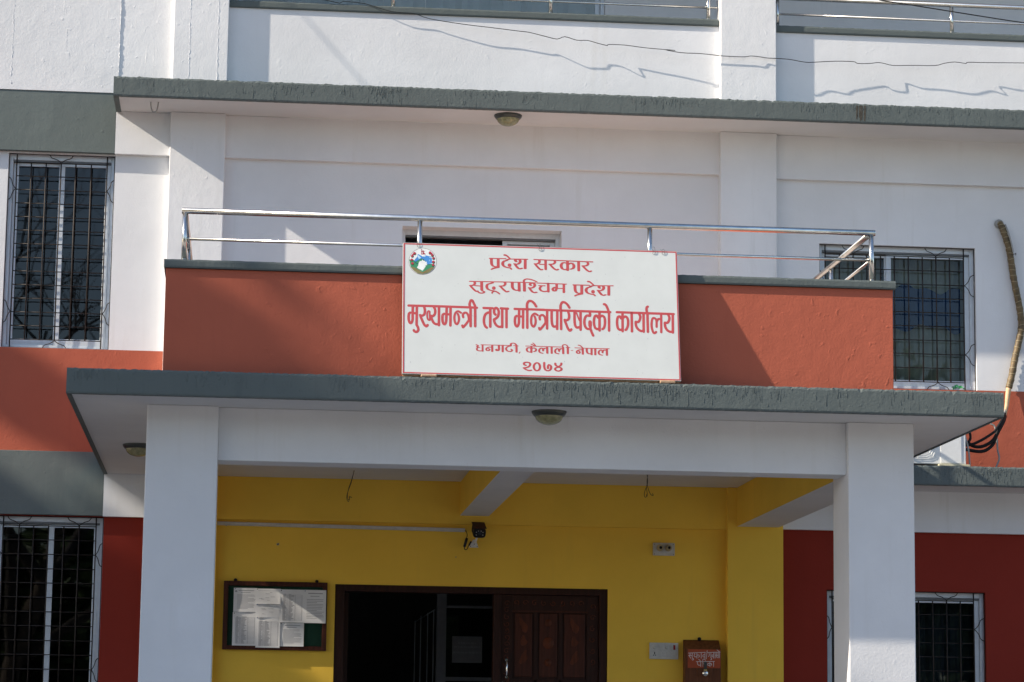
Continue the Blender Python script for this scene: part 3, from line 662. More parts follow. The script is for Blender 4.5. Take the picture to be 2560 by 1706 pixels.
# ---------------------------------------------------------------- windows
def scroll(parent, p0, tip, side, y=-.02):
    """a Y shaped pair of curled rods: from the stem end tip to two points either side of p0"""
    for sgn in (-1, 1):
        ax = Vector((tip[0]-p0[0], 0, tip[1]-p0[1])); pe = Vector((ax.z, 0, -ax.x)).normalized()*sgn*side
        a = Vector((p0[0], y, p0[1]))+pe; b = Vector((tip[0], y, tip[1]))
        pts = cr([a, a-pe*.18+ax*.33, a-pe*.62+ax*.55, b-ax*.12+pe*.04, b], 5)
        MB().tube(pts, .0042, 5).build('grille_scroll', 'iron', parent)
bx_at = bx
def window(label, o, xs, zs, sides, tops, bottoms, sashes, sill=0, yg=.03, left_side=True, yf=.1, grille=True):
    x0, x1, z0, z1 = o
    W = bpy.data.objects.new('window', None); COL.objects.link(W); W.parent = B; W.location = ((x0+x1)/2, 0, z0); W['label'] = label
    f = MB(); t = .038
    f.box(x0, x0+t, yf-.03, yf+.05, z0, z1); f.box(x1-t, x1, yf-.03, yf+.05, z0, z1)
    f.box(x0+t, x1-t, yf-.03, yf+.05, z1-.05, z1); f.box(x0+t, x1-t, yf-.03, yf+.05, z0, z0+.035)
    f.build('window_frame', 'alu', W, bevel=.003)
    bx_at('window_track', 'alu_dark', W, x0+t, x1-t, yf+.052, yf+.07, z0+.035, z0+.06); bx_at('window_track', 'alu_dark', W, x0+t, x1-t, yf-.022, yf+.045, z1-.066, z1-.051)
    for i, (a, b, open_) in enumerate(sashes):
        y = yf+(.0 if i % 2 else .026); s = MB(); st = .048; zb = z0+.037; zt = z1-.068
        s.box(a, a+st, y, y+.022, zb, zt); s.box(b-st, b, y, y+.022, zb, zt)
        s.box(a+st, b-st, y, y+.022, zb, zb+.062); s.box(a+st, b-st, y, y+.022, zt-.03, zt)
        s.build('sash', 'alu', W, bevel=.003)
        g_ = MB(); g_.poly([(a+st, y+.011, zb+.062), (b-st, y+.011, zb+.062), (b-st, y+.011, zt-.03), (a+st, y+.011, zt-.03)])
        g_.build('pane', ('glass', 'clear', 'glass_light')[open_], W)
    if grille:
        rod = .0066
        fr = MB().tube([(x0+.006, yg, z0+.004), (x0+.006, yg, z1-.006)], .004, 6)
        fr.tube([(x1-.006, yg, z0+.004), (x1-.006, yg, z1-.006)], .004, 6); fr.tube([(x0+.006, yg, z1-.006), (x1-.006, yg, z1-.006)], .004, 6); fr.tube([(x0+.006, yg, z0+.004), (x1-.006, yg, z0+.004)], .004, 6)
        fr.build('grille_frame', 'iron', W)
        proto = None
        for i, x in enumerate(xs):
            edge = i in (0, len(xs)-1)
            a, b = (z0+.004, z1-.006) if edge else (zs[0], zs[-1])
            MB().tube([(x+random.uniform(-.001, .001), yg, a), (x+random.uniform(-.003, .003), yg-.002, (a+b)/2), (x, yg, b)], rod, 6).build('grille_bar', 'iron', W)
        for z in zs:
            dz = random.uniform(-.002, .002)
            MB().tube([(xs[0], yg+.007, z), ((xs[0]+xs[-1])/2, yg+.009, z+dz), (xs[-1], yg+.007, z+dz*.5)], rod*.76, 6).build('grille_bar', 'iron', W)
        for z in sides:
            if left_side: scroll(W, (x0+.008, z), (xs[0], z), .105, yg)
            scroll(W, (x1-.008, z), (xs[-1], z), .105, yg)
        for x in tops: scroll(W, (x, z1-.008), (x, zs[-1]), .105, yg)
        for x in bottoms: scroll(W, (x, z0+.006), (x, zs[0]), .105, yg)
    return W
window('upper left window with its iron grille in sunlight', LW, [-2.163, -2.030, -1.896, -1.760, -1.626, -1.485, -1.341],
       [5.261+.1265*k for k in range(14)], [6.658, 5.516], [-1.760], [-1.760], [(-2.197, -1.735, 0), (-1.775, -1.307, 0)])
window('lower left window in shade, its glass nearly black', LLW, [-2.148, -2.006, -1.877, -1.744, -1.609, -1.472, -1.322],
       [3.567-.1283*k for k in range(13)][::-1], [3.313, 2.284], [-2.006, -1.472], [], [(-2.21, -1.70, 0), (-1.745, -1.293, 0)])
window('upper right window with curtains behind the glass', RW, [5.383, 5.519, 5.652, 5.783, 5.915, 6.048, 6.182, 6.317, 6.449, 6.580, 6.716],
       [5.095+.1325*k for k in range(10)], [6.022, 5.361], [5.652, 6.448], [5.652, 6.456], [(5.36, 6.02, 2), (5.985, 6.784, 2)])
window('lower right window behind the porch column', RLW, [5.43, 5.563, 5.70, 5.835, 5.972, 6.11, 6.245, 6.378, 6.510, 6.640, 6.766],
       [3.045-.1293*k for k in range(10)][::-1], [2.784, 2.14], [5.70, 6.510], [], [(5.412, 6.15, 0), (6.10, 6.834, 0)], sill=0)
Wm = window('balcony window half open behind the railing', MW, [], [], [], [], [], [(2.345, 2.84, 1)], yf=.19, grille=False)
window('wide dark window of the top floor gallery', (-.25, 3.5, 7.6, 10.1), [], [], [], [], [], [(-.2, 3.46, 1)], yf=1.79, grille=False)
# ---------------------------------------------------------------- door
D = bpy.data.objects.new('door', None); COL.objects.link(D); D.parent = B; D.location = (2.09, 0, .6); D['label'] = 'carved dark wooden double door, left leaf open'
x0, x1, z0, z1 = DOOR
MB().box(x0, x0+.088, .02, .15, z0, z1).box(x1-.075, x1, .02, .15, z0, z1).box(x0+.088, x1-.075, .02, .15, z1-.062, z1).box(2.29, 2.362, .022, .148, z0, z1-.062).build('door_frame', 'wood', D, bevel=.005)
L = MB(); lx0, lx1, lz1 = 2.364, 3.260, 3.028
L.box(lx0, lx0+.105, .05, .09, z0, lz1); L.box(lx1-.11, lx1, .05, .09, z0, lz1); L.box(lx0+.105, lx1-.11, .05, .09, 2.885, lz1)
L.box(lx0+.105, lx1-.11, .05, .09, 2.17, 2.262); L.box(2.665, 2.700, .05, .09, z0, 2.885); L.box(2.893, 2.925, .05, .09, z0, 2.885)
L.box(lx0+.105, lx1-.11, .066, .085, z0, 2.885); L.box(lx0+.1, lx1-.1, .05, .09, z0, z0+.25)
L.build('door_leaf', 'wood', D, bevel=.003)
for a, b in ((2.490, 2.650), (2.715, 2.880), (2.940, 3.135)):
    bx('door_panel', 'wood2', D, a, b, .054, .066, 2.285, 2.862, bevel=.006)
    bx('door_panel', 'wood2', D, a, b, .054, .066, 1.0, 2.145, bevel=.006)
bx('door_moulding', 'wood2', D, lx0+.098, lx1-.10, .042, .052, 2.873, 2.887)
for z, r_ in ((2.777, .034), (2.594, .053), (2.416, .034)):
    MB().lathe((2.798, .054, z), [(r_, 0), (r_*.9, -.008), (r_*.55, -.006), (r_*.4, -.011), (.003, -.012)], 20, ax='y').build('carved_rosette', 'carve', D)
for xc in (2.570, 3.038):
    for z, s_, hgt in ((2.74, 1, .10), (2.60, 0, .06), (2.45, -1, .09)):
        mb = MB(); n = 14; pts = []
        for k in range(n):
            t = 2*math.pi*k/n; rr = 1+.25*math.cos(3*t)
            u = .034*rr*math.cos(t); v = hgt*.55*math.sin(t)+(.03 if math.sin(t) > .9 else 0)
            pts.append((xc+u+s_*v*-.35, v))
        mb.poly([(a, .046, z+b) for a, b in pts][::-1])
        for k in range(n):
            (a, b), (c, d_) = pts[k], pts[(k+1) % n]; mb.poly([(a, .046, z+b), (a, .055, z+b), (c, .055, z+d_), (c, .046, z+d_)][::-1])
        mb.build('carved_flower', 'carve', D)
for k in range(26):   # low carved scrolls along the stile and the top rail
    if k < 12: cx, cz = lx0+.052, 2.95-.062*k
    elif k < 18: cx, cz = lx1-.055, 2.93-.1*(k-12)
    else: cx, cz = 2.50+.085*(k-18), 2.957
    pts = [(cx+.028*(1-t/9)*math.cos(t*.9+k), .049, cz+.028*(1-t/9)*math.sin(t*.9+k)) for t in range(8)]
    MB().tube(cr(pts, 2), .0045, 5).build('carved_scroll', 'carve', D)
h = MB().tube([(2.417, .03, 2.28), (2.417, .012, 2.30), (2.417, .012, 2.41), (2.417, .03, 2.43)], .007, 8)
h.box(2.405, 2.429, .038, .049, 2.268, 2.288).box(2.405, 2.429, .038, .049, 2.424, 2.444).build('door_handle', 'chrome', D)
MB().box(2.375, 2.388, .034, .049, 2.20, 2.235).box(2.483, 2.495, .034, .049, 2.20, 2.235).build('door_bolt', 'chrome', D)
# open left leaf, folded inwards
bx('door_leaf', 'wood', D, .935, .975, .16, 1.0, z0, 3.02)
# aluminium inner doors
I = MB(); I.box(1.915, 2.012, 2.00, 2.06, .6, 3.3); I.box(2.012, 2.50, 2.01, 2.05, 3.01, 3.035); I.box(2.012, 2.50, 2.00, 2.05, 2.297, 2.336); I.box(2.50, 2.55, 2.01, 2.06, .6, 3.3)
I.build('inner_door_frame', 'alu_dim', D, bevel=.003)
g_ = MB(); g_.poly([(2.012, 2.03, .7), (2.50, 2.03, .7), (2.50, 2.03, 3.01), (2.012, 2.03, 3.01)]); g_.build('pane', 'glass', D)
for x, y, zt in ((1.90, 2.2, 3.00), (1.855, 2.4, 2.98), (1.80, 2.6, 2.96), (1.755, 2.8, 2.92)):
    MB().tube([(x, y, .6), (x, y, zt)], .006, 6).build('gate_bar', 'alu', D)
MB().tube([(1.91, 2.2, 3.00), (1.76, 2.8, 2.91)], .006, 6).build('gate_bar', 'alu', D)
nz = MB(); nz.box(2.072, 2.368, 2.002, 2.006, 2.474, 2.733); nz = tag(nz.build('paper_notice', 'paper_dim'), 'dim sheet of paper taped to the glass door inside the dark entrance', 'notice')
pr_ = MB()
for z, a, b in ((2.667, 2.13, 2.31), (2.63, 2.09, 2.35), (2.575, 2.08, 2.355)):
    x = a
    while x < b:
        wd = random.uniform(.012, .04); pr_.box(x, min(b, x+wd), 2.0005, 2.0018, z-.008, z+.008); x += wd+.008
pr_.build('printed_text', 'ink', nz)['kind'] = 'stuff'
# ---------------------------------------------------------------- railings
def railing(label, posts, rails):
    R_ = empty('railing', posts[0][0], label, 'railing')
    for p, h, r in posts:
        MB().tube([(p[0], p[1], p[2]), (p[0], p[1], p[2]+h)], r, 14).build('post', 'steel', R_)
        MB().lathe((p[0], p[1], p[2]), [(r*1.7, 0), (r*1.7, .004), (r*1.1, .01)], 14).build('post_foot', 'steel', R_)
    for pts, r in rails: MB().tube(pts, r, 16).build('rail', 'steel', R_)
    return R_
PX = (-.484, 1.226, 2.929, 4.597); yb = -5.13
posts = [((x, yb, 5.07), .36, .0185) for x in PX]+[((x, y, 5.068), .36, .0165) for x in (-.484, 4.597) for y in (-3.75, -2.4, -1.05)]
rails = [([(-.508, yb, 5.445), (4.626, yb, 5.445)], .0225), ([(-.484, yb, 5.238), (4.597, yb, 5.238)], .0115)]
for x in (-.484, 4.597): rails += [([(x, yb, 5.444), (x, -.03, 5.444)], .0215), ([(x, yb, 5.2385), (x, -.03, 5.2385)], .0115)]
railing('stainless steel railing along the brick red balcony parapet, behind the sign', posts, rails)
for lab, xs_, x0, x1, z in (('steel railing on the top floor parapet between the two white pillars', (-.2, 1.263, 2.751, 4.26), -.25, 4.345, 8.50), ('steel railing on the top floor parapet right of the right pillar', (4.925, 6.622, 8.3, 10.0, 12.0), 4.893, 13.9, 8.466)):
    railing(lab, [((x, -.01, z), .27, .0185) for x in xs_], [([(x0, -.01, z+.285), (x1, -.01, z+.285)], .0225), ([(x0, -.01, z+.125), (x1, -.01, z+.125)], .0105)])
# ---------------------------------------------------------------- the sign
SY0, SZ0, SK = -5.255, 5.237, -.20/.985; SH = math.hypot(1, SK)
dn = Vector((0, SK, -1))/SH; no = Vector((0, -1, -SK))/SH; so_ = Vector((1.097, SY0, SZ0))
def sp(u, v, l=0.): return so_+Vector((u, 0, 0))+dn*v+no*l
SG = empty('office_sign', sp(1.0, 1.012, -.02), 'large white sign board with red Devanagari lettering leaning on the balcony railing', 'sign')
SW, SHT = 2.015, 1.012
mb = MB(); NU, NV = 40, 20
def dent(u, v): return .0 + .12*(0 if .1 < u < 1.8 and .1 < v < .9 else 1)*( -.004*math.exp(-((u-1.93)**2+(v-.04)**2)/.004)-.003*math.exp(-((u-1.0)**2+(v-.05)**2)/.003)-.004*math.exp(-((u-1.98)**2+(v-.93)**2)/.002))
idx = {}
for i in range(NU+1):
    for j in range(NV+1):
        u, v = SW*i/NU, .002+(SHT-.002)*j/NV; e = 1 if 0 < i < NU and 0 < j < NV else 0
        idx[i, j] = len(mb.v); mb.v.append(tuple(sp(u, v, dent(u, v)*e)))
for i in range(NU):
    for j in range(NV): mb.f.append((idx[i, j], idx[i, j+1], idx[i+1, j+1], idx[i+1, j])); mb.m.append(0); mb.sm.append(True)
for a, b in (((0, 0), (0, SHT)), ((0, SHT), (SW, SHT)), ((SW, SHT), (SW, 0)), ((SW, 0), (0, 0))):
    mb.poly([sp(*a, 0), sp(*a, -.022), sp(*b, -.022), sp(*b, 0)])
mb.build('sign_face', 'sign', SG)
mb = MB()
def bar(u0, u1, v0, v1, l0, l1, m=0):
    c = [sp(u, v, l) for l in (l0, l1) for (u, v) in ((u0, v0), (u1, v0), (u1, v1), (u0, v1))]
    i = len(mb.v); mb.v += [tuple(q) for q in c]
    for f in ((0, 1, 2, 3), (7, 6, 5, 4), (0, 4, 5, 1), (1, 5, 6, 2), (2, 6, 7, 3), (3, 7, 4, 0)): mb.f.append(tuple(i+k for k in f)); mb.m.append(m); mb.sm.append(False)
bar(.005, SW-.005, SHT-.03, SHT+.013, -.055, -.023); bar(.005, SW-.005, .005, .04, -.05, -.023); bar(.005, .04, .041, SHT-.031, -.05, -.023); bar(SW-.04, SW-.005, .041, SHT-.031, -.05, -.023); bar(.98, 1.02, .041, SHT-.031, -.05, -.023)
mb.build('sign_frame', 'signwood', SG)
mb = MB()
for (u0, u1, v0, v1) in ((.004, SW-.004, .005, .0145), (.004, .0135, .0146, SHT-.012), (SW-.012, SW-.003, .0146, SHT-.012), (.004, SW-.004, SHT-.0119, SHT-.003)):
    n = 60
    if u1-u0 > v1-v0:
        for k in range(n):
            a, b = u0+(u1-u0)*k/n, u0+(u1-u0)*(k+1)/n; mb.poly([sp(a, v0, .0007), sp(a, v1, .0007), sp(b, v1, .0007), sp(b, v0, .0007)])
    else: mb.poly([sp(u0, v0, .0016), sp(u0, v1, .0016), sp(u1, v1, .0016), sp(u1, v0, .0016)])
mb.build('printed_border', 'print', SG)
mb = MB(); strokes(mb, [(a/1000, b/1000, [(x/1000, y/1000) for x, y in c]) for a, b, c in SIGN_STROKES], lambda u, v, l: sp(u, v, l)); mb.build('lettering', 'print', SG)
mb = MB(); names = ['brown', 'white', 'blue', 'snow', 'green', 'dark', 'maroon', 'dgreen', 'rose', 'olive', 'rust']
from mathutils.geometry import tessellate_polygon
for k, (c, pts) in enumerate(EMBLEM):
    P = [sp(a/1000, b/1000, .0004+k*.00005) for a, b in pts]
    for tri in tessellate_polygon([[Vector((a, b, 0)) for a, b in pts]]):
        q = [P[i] for i in tri]
        if (q[1]-q[0]).cross(q[2]-q[0]).dot(no) < 0: q.reverse()
        mb.poly(q, names.index(c))
mb.build('emblem', ['e_'+n for n in names], SG)
for u, v0 in ((.11, -.02), (1.0, -.03), (1.84, -.035), (1.91, -.02)):   # wire ties through the top edge
    mb = MB().tube(cr([sp(u, v0, -.03), sp(u+.008, v0+.012, .004), sp(u+.012, .022, .006), sp(u+.003, .034, .002), sp(u-.006, .026, .005), sp(u-.002, .008, .006), sp(u-.012, v0, -.03)], 4), .0011, 5)
    mb.build('wire_tie', 'wire', SG)
rnd = random.Random(3); mb = MB()
for k in range(90):
    u, v = rnd.uniform(.05, SW-.05), rnd.uniform(.05, SHT-.04); a = rnd.uniform(.001, .0022); l = rnd.uniform(.002, .009)
    mb.poly([sp(u, v, .0009), sp(u-a*.5, v+l, .0009), sp(u+a, v+l, .0009), sp(u+a, v, .0009)])
mb.build('dirt_speck', 'ink', SG)['kind'] = 'stuff'
for x0, x1, zt, lab in ((1.232, 1.345, 4.240, 'flat brick chip under the left end of the sign'), (2.958, 3.070, 4.243, 'brown brick under the right end of the sign')):
    mb = MB(); mb.box(x0, x1, -5.475, -5.40, 4.223, zt+.003); o = mb.build('brick', 'brick', None, bevel=.006); tag(o, lab, 'brick', 'bricks propping the sign')
# ---------------------------------------------------------------- lamps
def lamp(x, y, z, label):
    r = .128; L_ = empty('ceiling_lamp', (x, y, z), label, 'lamp', 'dome lamps under the ledges')
    MB().lathe((x, y, z), [(r, 0), (r*1.01, -.004), (r*.97, -.018), (r*.86, -.036), (r*.78, -.036)], 36).build('lamp_base', 'lampmetal', L_)
    mb = MB(); n = 48; rings = []
    for k in range(9):
        t = k/8*math.pi/2; i = len(mb.v)
        for j in range(n):
            a = 2*math.pi*j/n; rr = r*.79*math.cos(t)*(1+.025*math.sin(a*16)*math.cos(t)) if k < 8 else .004
            mb.v.append((x+rr*math.cos(a), y+rr*math.sin(a), z-.034-.066*math.sin(t)))
        rings.append(i)
    for a, b in zip(rings, rings[1:]):
        for j in range(n): mb.f.append((a+j, b+j, b+(j+1) % n, a+(j+1) % n)); mb.m.append(0); mb.sm.append(True)
    mb.build('lamp_shade', 'lampglass', L_)
lamp(2.318, -.45, 7.395, 'round glass dome lamp under the long ledge of the upper floor')
lamp(2.196, -5.11, 4.044, 'round glass dome lamp under the front edge of the porch roof')
lamp(-.873, -2.38, 4.044, 'round glass dome lamp half hidden behind the left porch column')
mb = MB(); rq = random.Random(2)
for k in range(9):
    x = 5.565+rq.uniform(-.035, .045); wd = rq.uniform(.004, .010); zb = rq.uniform(7.41, 7.47)
    mb.poly([(x-wd, -.6806-k*.0001, zb), (x+wd*.6, -.6806-k*.0001, zb-.01), (x+wd, -.6806-k*.0001, 7.552), (x-wd*.8, -.6806-k*.0001, 7.555)])
o_ = mb.build('run_stain', 'rust', B); o_['kind'] = 'stuff'
tag(MB().tube(cr([(-.944, -.46, 7.40), (-.940, -.46, 7.35), (-.925, -.46, 7.31), (-.905, -.46, 7.305), (-.885, -.46, 7.33), (-.875, -.465, 7.40)], 5), .006, 7).build('ceiling_hook', 'greyhose'), 'bent grey metal hook under the left end of the long ledge', 'hook')
mb = MB()
mb.tube(cr([(.960, -.8, 4.05), (.950, -.8, 4.0), (.930, -.8, 3.93), (.914, -.8, 3.88), (.905, -.8, 3.82), (.912, -.8, 3.785), (.925, -.8, 3.79), (.922, -.8, 3.815)], 3), .0028, 5)
mb.tube(cr([(.962, -.8, 4.05), (.935, -.79, 3.93), (.910, -.8, 3.86), (.899, -.8, 3.80), (.915, -.8, 3.765), (.93, -.79, 3.81), (.945, -.79, 3.80)], 3), .0028, 5)
tag(mb.build('hanging_wire', 'wire'), 'thin loose wires hanging from the left half of the porch ceiling', 'wire')
mb = MB()
mb.tube(cr([(3.543, -.99, 4.05), (3.549, -.99, 3.97), (3.525, -.99, 3.90), (3.521, -.99, 3.855), (3.535, -.99, 3.845), (3.54, -.99, 3.87)], 3), .0028, 5)
mb.tube(cr([(3.55, -.99, 4.05), (3.543, -.99, 3.97), (3.562, -.99, 3.90), (3.58, -.99, 3.868), (3.60, -.99, 3.862), (3.592, -.99, 3.88)], 3), .0028, 5)
mb.tube(cr([(3.546, -.985, 3.97), (3.54, -.985, 3.93), (3.547, -.985, 3.88), (3.545, -.985, 3.85)], 3), .0025, 5)
tag(mb.build('hanging_wire', 'wire'), 'forked loose wires hanging from the right half of the porch ceiling', 'wire')
# ---------------------------------------------------------------- conduit, camera, plates
cd = MB(); cd.v += [(-.235, -.085, 3.603), (2.012, -.085, 3.587), (2.012, -.002, 3.587), (-.235, -.002, 3.603), (-.235, -.085, 3.634), (2.012, -.085, 3.619), (2.012, -.002, 3.619), (-.235, -.002, 3.634)]
cd.v = [(x, y*.35 if y < -.05 else y, z) for x, y, z in cd.v]
for f in ((0, 3, 2, 1), (4, 5, 6, 7), (0, 1, 5, 4), (1, 2, 6, 5), (2, 3, 7, 6), (3, 0, 4, 7)): cd.f.append(f); cd.m.append(0); cd.sm.append(False)
tag(cd.build('cable_trunking', 'plastic'), 'long white plastic cable trunking along the yellow porch wall', 'conduit')
CC = empty('security_camera', (2.115, 0, 3.45), 'black bullet security camera on a white bracket above the door', 'camera')
# camera body tilted down: local axis from front to back
cf = Vector((2.131, -.22, 3.560)); ax = Vector((-.05, .9, .42)).normalized(); sx_ = ax.cross(Vector((0, 0, 1))).normalized(); uz = sx_.cross(ax).normalized()
if uz.z < 0: uz = -uz
def camring(d, s, n=20, flat=1.):
    r_ = []
    for j in range(n):
        t = 2*math.pi*j/n; cxx = abs(math.cos(t))**.55*math.copysign(1, math.cos(t)); czz = abs(math.sin(t))**.55*math.copysign(1, math.sin(t))
        r_.append(tuple(cf+ax*d+sx_*(.058*s*cxx)+uz*(.047*s*czz*flat)))
    return r_
mb = MB(); prev = None
for d, s in ((0, .2), (.0, .9), (.006, 1.0), (.12, 1.0), (.15, .9)):
    i = len(mb.v); mb.v += camring(d, s)
    if prev is not None:
        for j in range(20): mb.f.append((prev+j, prev+(j+1) % 20, i+(j+1) % 20, i+j)); mb.m.append(0); mb.sm.append(False)
    else: mb.f.append(tuple(range(i, i+20))); mb.m.append(0); mb.sm.append(False)
    prev = i
mb.f.append(tuple(range(prev, prev+20))); mb.m.append(0); mb.sm.append(False)
mb.build('camera_body', 'black', CC)
mb = MB()
for (a, b) in ((-.030, .010), (.030, .010), (-.030, -.016), (.030, -.016), (-.012, .022), (.012, .022)):
    c = cf+sx_*a+uz*b; mb.tube([c, c-ax*.004], .0055, 10)
mb.build('infrared_led', 'greyhose', CC)
mb = MB(); c = cf-ax*.001; mb.tube([c, c-ax*.006], .016, 20); mb.build('lens', 'clear', CC)
mb = MB(); s0 = [cf+ax*d+sx_*a+uz*.050 for d, a in ((-.015, -.059), (-.015, .059), (.15, .059), (.15, -.059))]; s1 = [p+uz*.004 for p in s0]
mb.poly(s0); mb.poly(s1[::-1])
for k in range(4): mb.poly([s0[k], s1[k], s1[(k+1) % 4], s0[(k+1) % 4]])
mb.build('sun_shield', 'wood2', CC)
mb = MB(); mb.poly([(2.055, -.012, 3.447), (2.14, -.012, 3.447), (2.115, -.012, 3.52), (2.09, -.012, 3.52)]); mb.poly([(2.055, -.002, 3.447), (2.055, -.012, 3.447), (2.09, -.012, 3.52), (2.09, -.002, 3.52)]); mb.poly([(2.14, -.012, 3.447), (2.14, -.002, 3.447), (2.115, -.002, 3.52), (2.115, -.012, 3.52)])
mb.tube([(2.10, -.012, 3.49), (2.108, -.10, 3.50), (2.118, -.13, 3.55)], .009, 8); mb.build('bracket', 'acwhite', CC)
mb = MB()
for x, z in ((2.068, 3.457), (2.128, 3.457), (2.102, 3.478)): mb.tube([(x, -.011, z), (x, -.015, z)], .004, 8)
mb.build('screw', 'black', CC)
mb = MB(); mb.tube(cr([(2.012, -.02, 3.603), (2.028, -.03, 3.585), (2.033, -.04, 3.555), (2.027, -.045, 3.53)], 4), .0035, 6); mb.tube([(2.030, -.05, 3.528), (2.008, -.05, 3.448)], .0125, 8)
mb.tube(cr([(2.008, -.05, 3.448), (2.010, -.05, 3.43), (2.022, -.05, 3.423), (2.034, -.05, 3.43), (2.042, -.05, 3.452), (2.05, -.05, 3.465)], 4), .0045, 6); mb.tube([(2.050, -.05, 3.463), (2.070, -.05, 3.50)], .008, 8)
mb.build('cable', 'wire', CC)
LP = empty('lamp_holder_plate', (3.851, 0, 3.41), 'pale square plate with two empty bulb holders on the yellow wall', 'lamp holder')
bx('plate', 'plastic', LP, 3.750, 3.952, -.016, -.001, 3.409, 3.526, bevel=.004)
for x in (3.813, 3.892):
    MB().lathe((x, -.016, 3.478), [(.031, 0), (.030, -.03), (.026, -.036), (.025, -.065), (.015, -.066), (.014, -.045)], 20, ax='y').build('bulb_holder', 'bulbholder', LP)
    MB().lathe((x, -.060, 3.478), [(.0145, 0), (.0145, -.0022)], 16, ax='y').build('socket_hole', 'black', LP)
for x in (3.764, 3.938):
    for z in (3.422, 3.512): MB().lathe((x, -.016, z), [(.004, 0), (.004, -.002)], 8, ax='y').build('screw', 'black', LP)
SB = empty('switchboard', (3.854, 0, 2.465), 'white electrical switch panel left of the suggestion box', 'switch panel')
bx('plate', 'plastic', SB, 3.721, 3.987, -.02, -.001, 2.464, 2.612, bevel=.004)
for x in (3.768, 3.882): MB().lathe((x, -.02, 2.571), [(.019, 0), (.017, -.010), (.012, -.012)], 20, ax='y').build('dimmer_knob', 'plastic', SB)
for i in range(5): bx('switch', 'plastic', SB, 3.805+.0345*i, 3.805+.0345*i+.028, -.0245, -.0205, 2.487, 2.530, bevel=.002)
for x in (3.805, 3.832, 3.915): bx('switch', 'plastic', SB, x, x+.022, -.0245, -.0205, 2.549, 2.592, bevel=.002)
bx('red_switch', 'redplastic', SB, 3.941, 3.959, -.026, -.0205, 2.549, 2.592, bevel=.002)
mb = MB(); mb.box(3.764, 3.772, -.0215, -.0202, 2.505, 2.528)
for x in (3.757, 3.775): mb.box(x-.004, x+.006, -.0215, -.0202, 2.494, 2.502)
mb.build('socket', 'black', SB)
# suggestion box
SBX = empty('suggestion_box', (4.2, 0, 2.1), 'brown wooden suggestion box with orange panel, white Devanagari writing and a padlock', 'box')
mb = MB(); a, b, y0, y1 = 4.032, 4.364, -.12, -.004
mb.v += [(a, y0, 2.0), (b, y0, 2.0), (b, y1, 2.0), (a, y1, 2.0), (a, y0, 2.555), (b, y0, 2.555), (b, y1, 2.645), (a, y1, 2.645)]
for f in ((0, 3, 2, 1), (4, 5, 6, 7), (0, 1, 5, 4), (1, 2, 6, 5), (2, 3, 7, 6), (3, 0, 4, 7)): mb.f.append(f); mb.m.append(0); mb.sm.append(False)
mb.build('box_body', 'boxwood', SBX, bevel=.004)
bx('orange_panel', 'orange', SBX, 4.058, 4.359, -.1235, -.1202, 2.385, 2.553)
mb = MB(); strokes(mb, [(.0026, .0026, s_) for s_ in BOX_STROKES], lambda u, v, l: Vector((u, -.1236-l, v))); mb.build('lettering', 'whiteprint', SBX)
bx('box_door', 'boxwood', SBX, 4.142, 4.285, -.127, -.1204, 2.306, 2.384, bevel=.003)
MB().box(4.205, 4.232, -.133, -.1275, 2.36, 2.44).build('hasp', 'lampmetal', SBX)
MB().box(4.202, 4.232, -.142, -.1335, 2.345, 2.372).build('padlock_body', 'brass', SBX)
MB().lathe((4.217, -.14, 2.337), [(.026, 0), (.024, -.008), (.004, -.012)], 16, ax='y').build('padlock_disc', 'chrome', SBX)
MB().lathe((4.182, -.012, 2.652), [(.017, 0), (.016, -.012), (.01, -.014)], 14, ax='y').build('hanging_eye', 'black', SBX)
# ---------------------------------------------------------------- notice board and papers
NB = empty('notice_board', (.307, 0, 2.48), 'green notice board in a dark wooden frame left of the door', 'notice board')
mb = MB(); mb.box(-.160, -.118, -.048, -.002, 2.485, 3.100); mb.box(.732, .773, -.048, -.002, 2.485, 3.100); mb.box(-.118, .732, -.048, -.002, 3.058, 3.100); mb.box(-.118, .732, -.048, -.002, 2.485, 2.523)
mb.build('board_frame', 'wood2', NB, bevel=.004)
bx('board_panel', 'green', NB, -.118, .732, -.018, -.004, 2.523, 3.058)
for x in (-.057, .676): MB().lathe((x, -.008, 3.110), [(.016, 0), (.015, -.01)], 14, ax='y').build('hanging_eye', 'black', NB)
PAPERS = [(-.069, .146, 2.822, 3.037, 'white notice in the top left corner of the green board', 'text'), (.128, .351, 2.895, 3.034, 'short curled sheet at the top, second from left on the green board', 'form'),
 (.130, .350, 2.776, 2.893, 'short sheet below the curled one, middle of the green board', 'form'), (.345, .567, 2.733, 3.030, 'tall sheet at the top, third from left on the green board', 'table'),
 (.560, .762, 2.732, 3.030, 'sheet in the top right corner of the green board', 'text'), (-.072, .145, 2.520, 2.820, 'tall table sheet in the bottom left corner of the green board', 'table'),
 (.137, .354, 2.505, 2.782, 'tall table sheet hanging over the bottom edge of the board frame', 'table'), (.350, .569, 2.520, 2.730, 'letter with handwriting at the bottom, beside the bare green corner', 'text')]
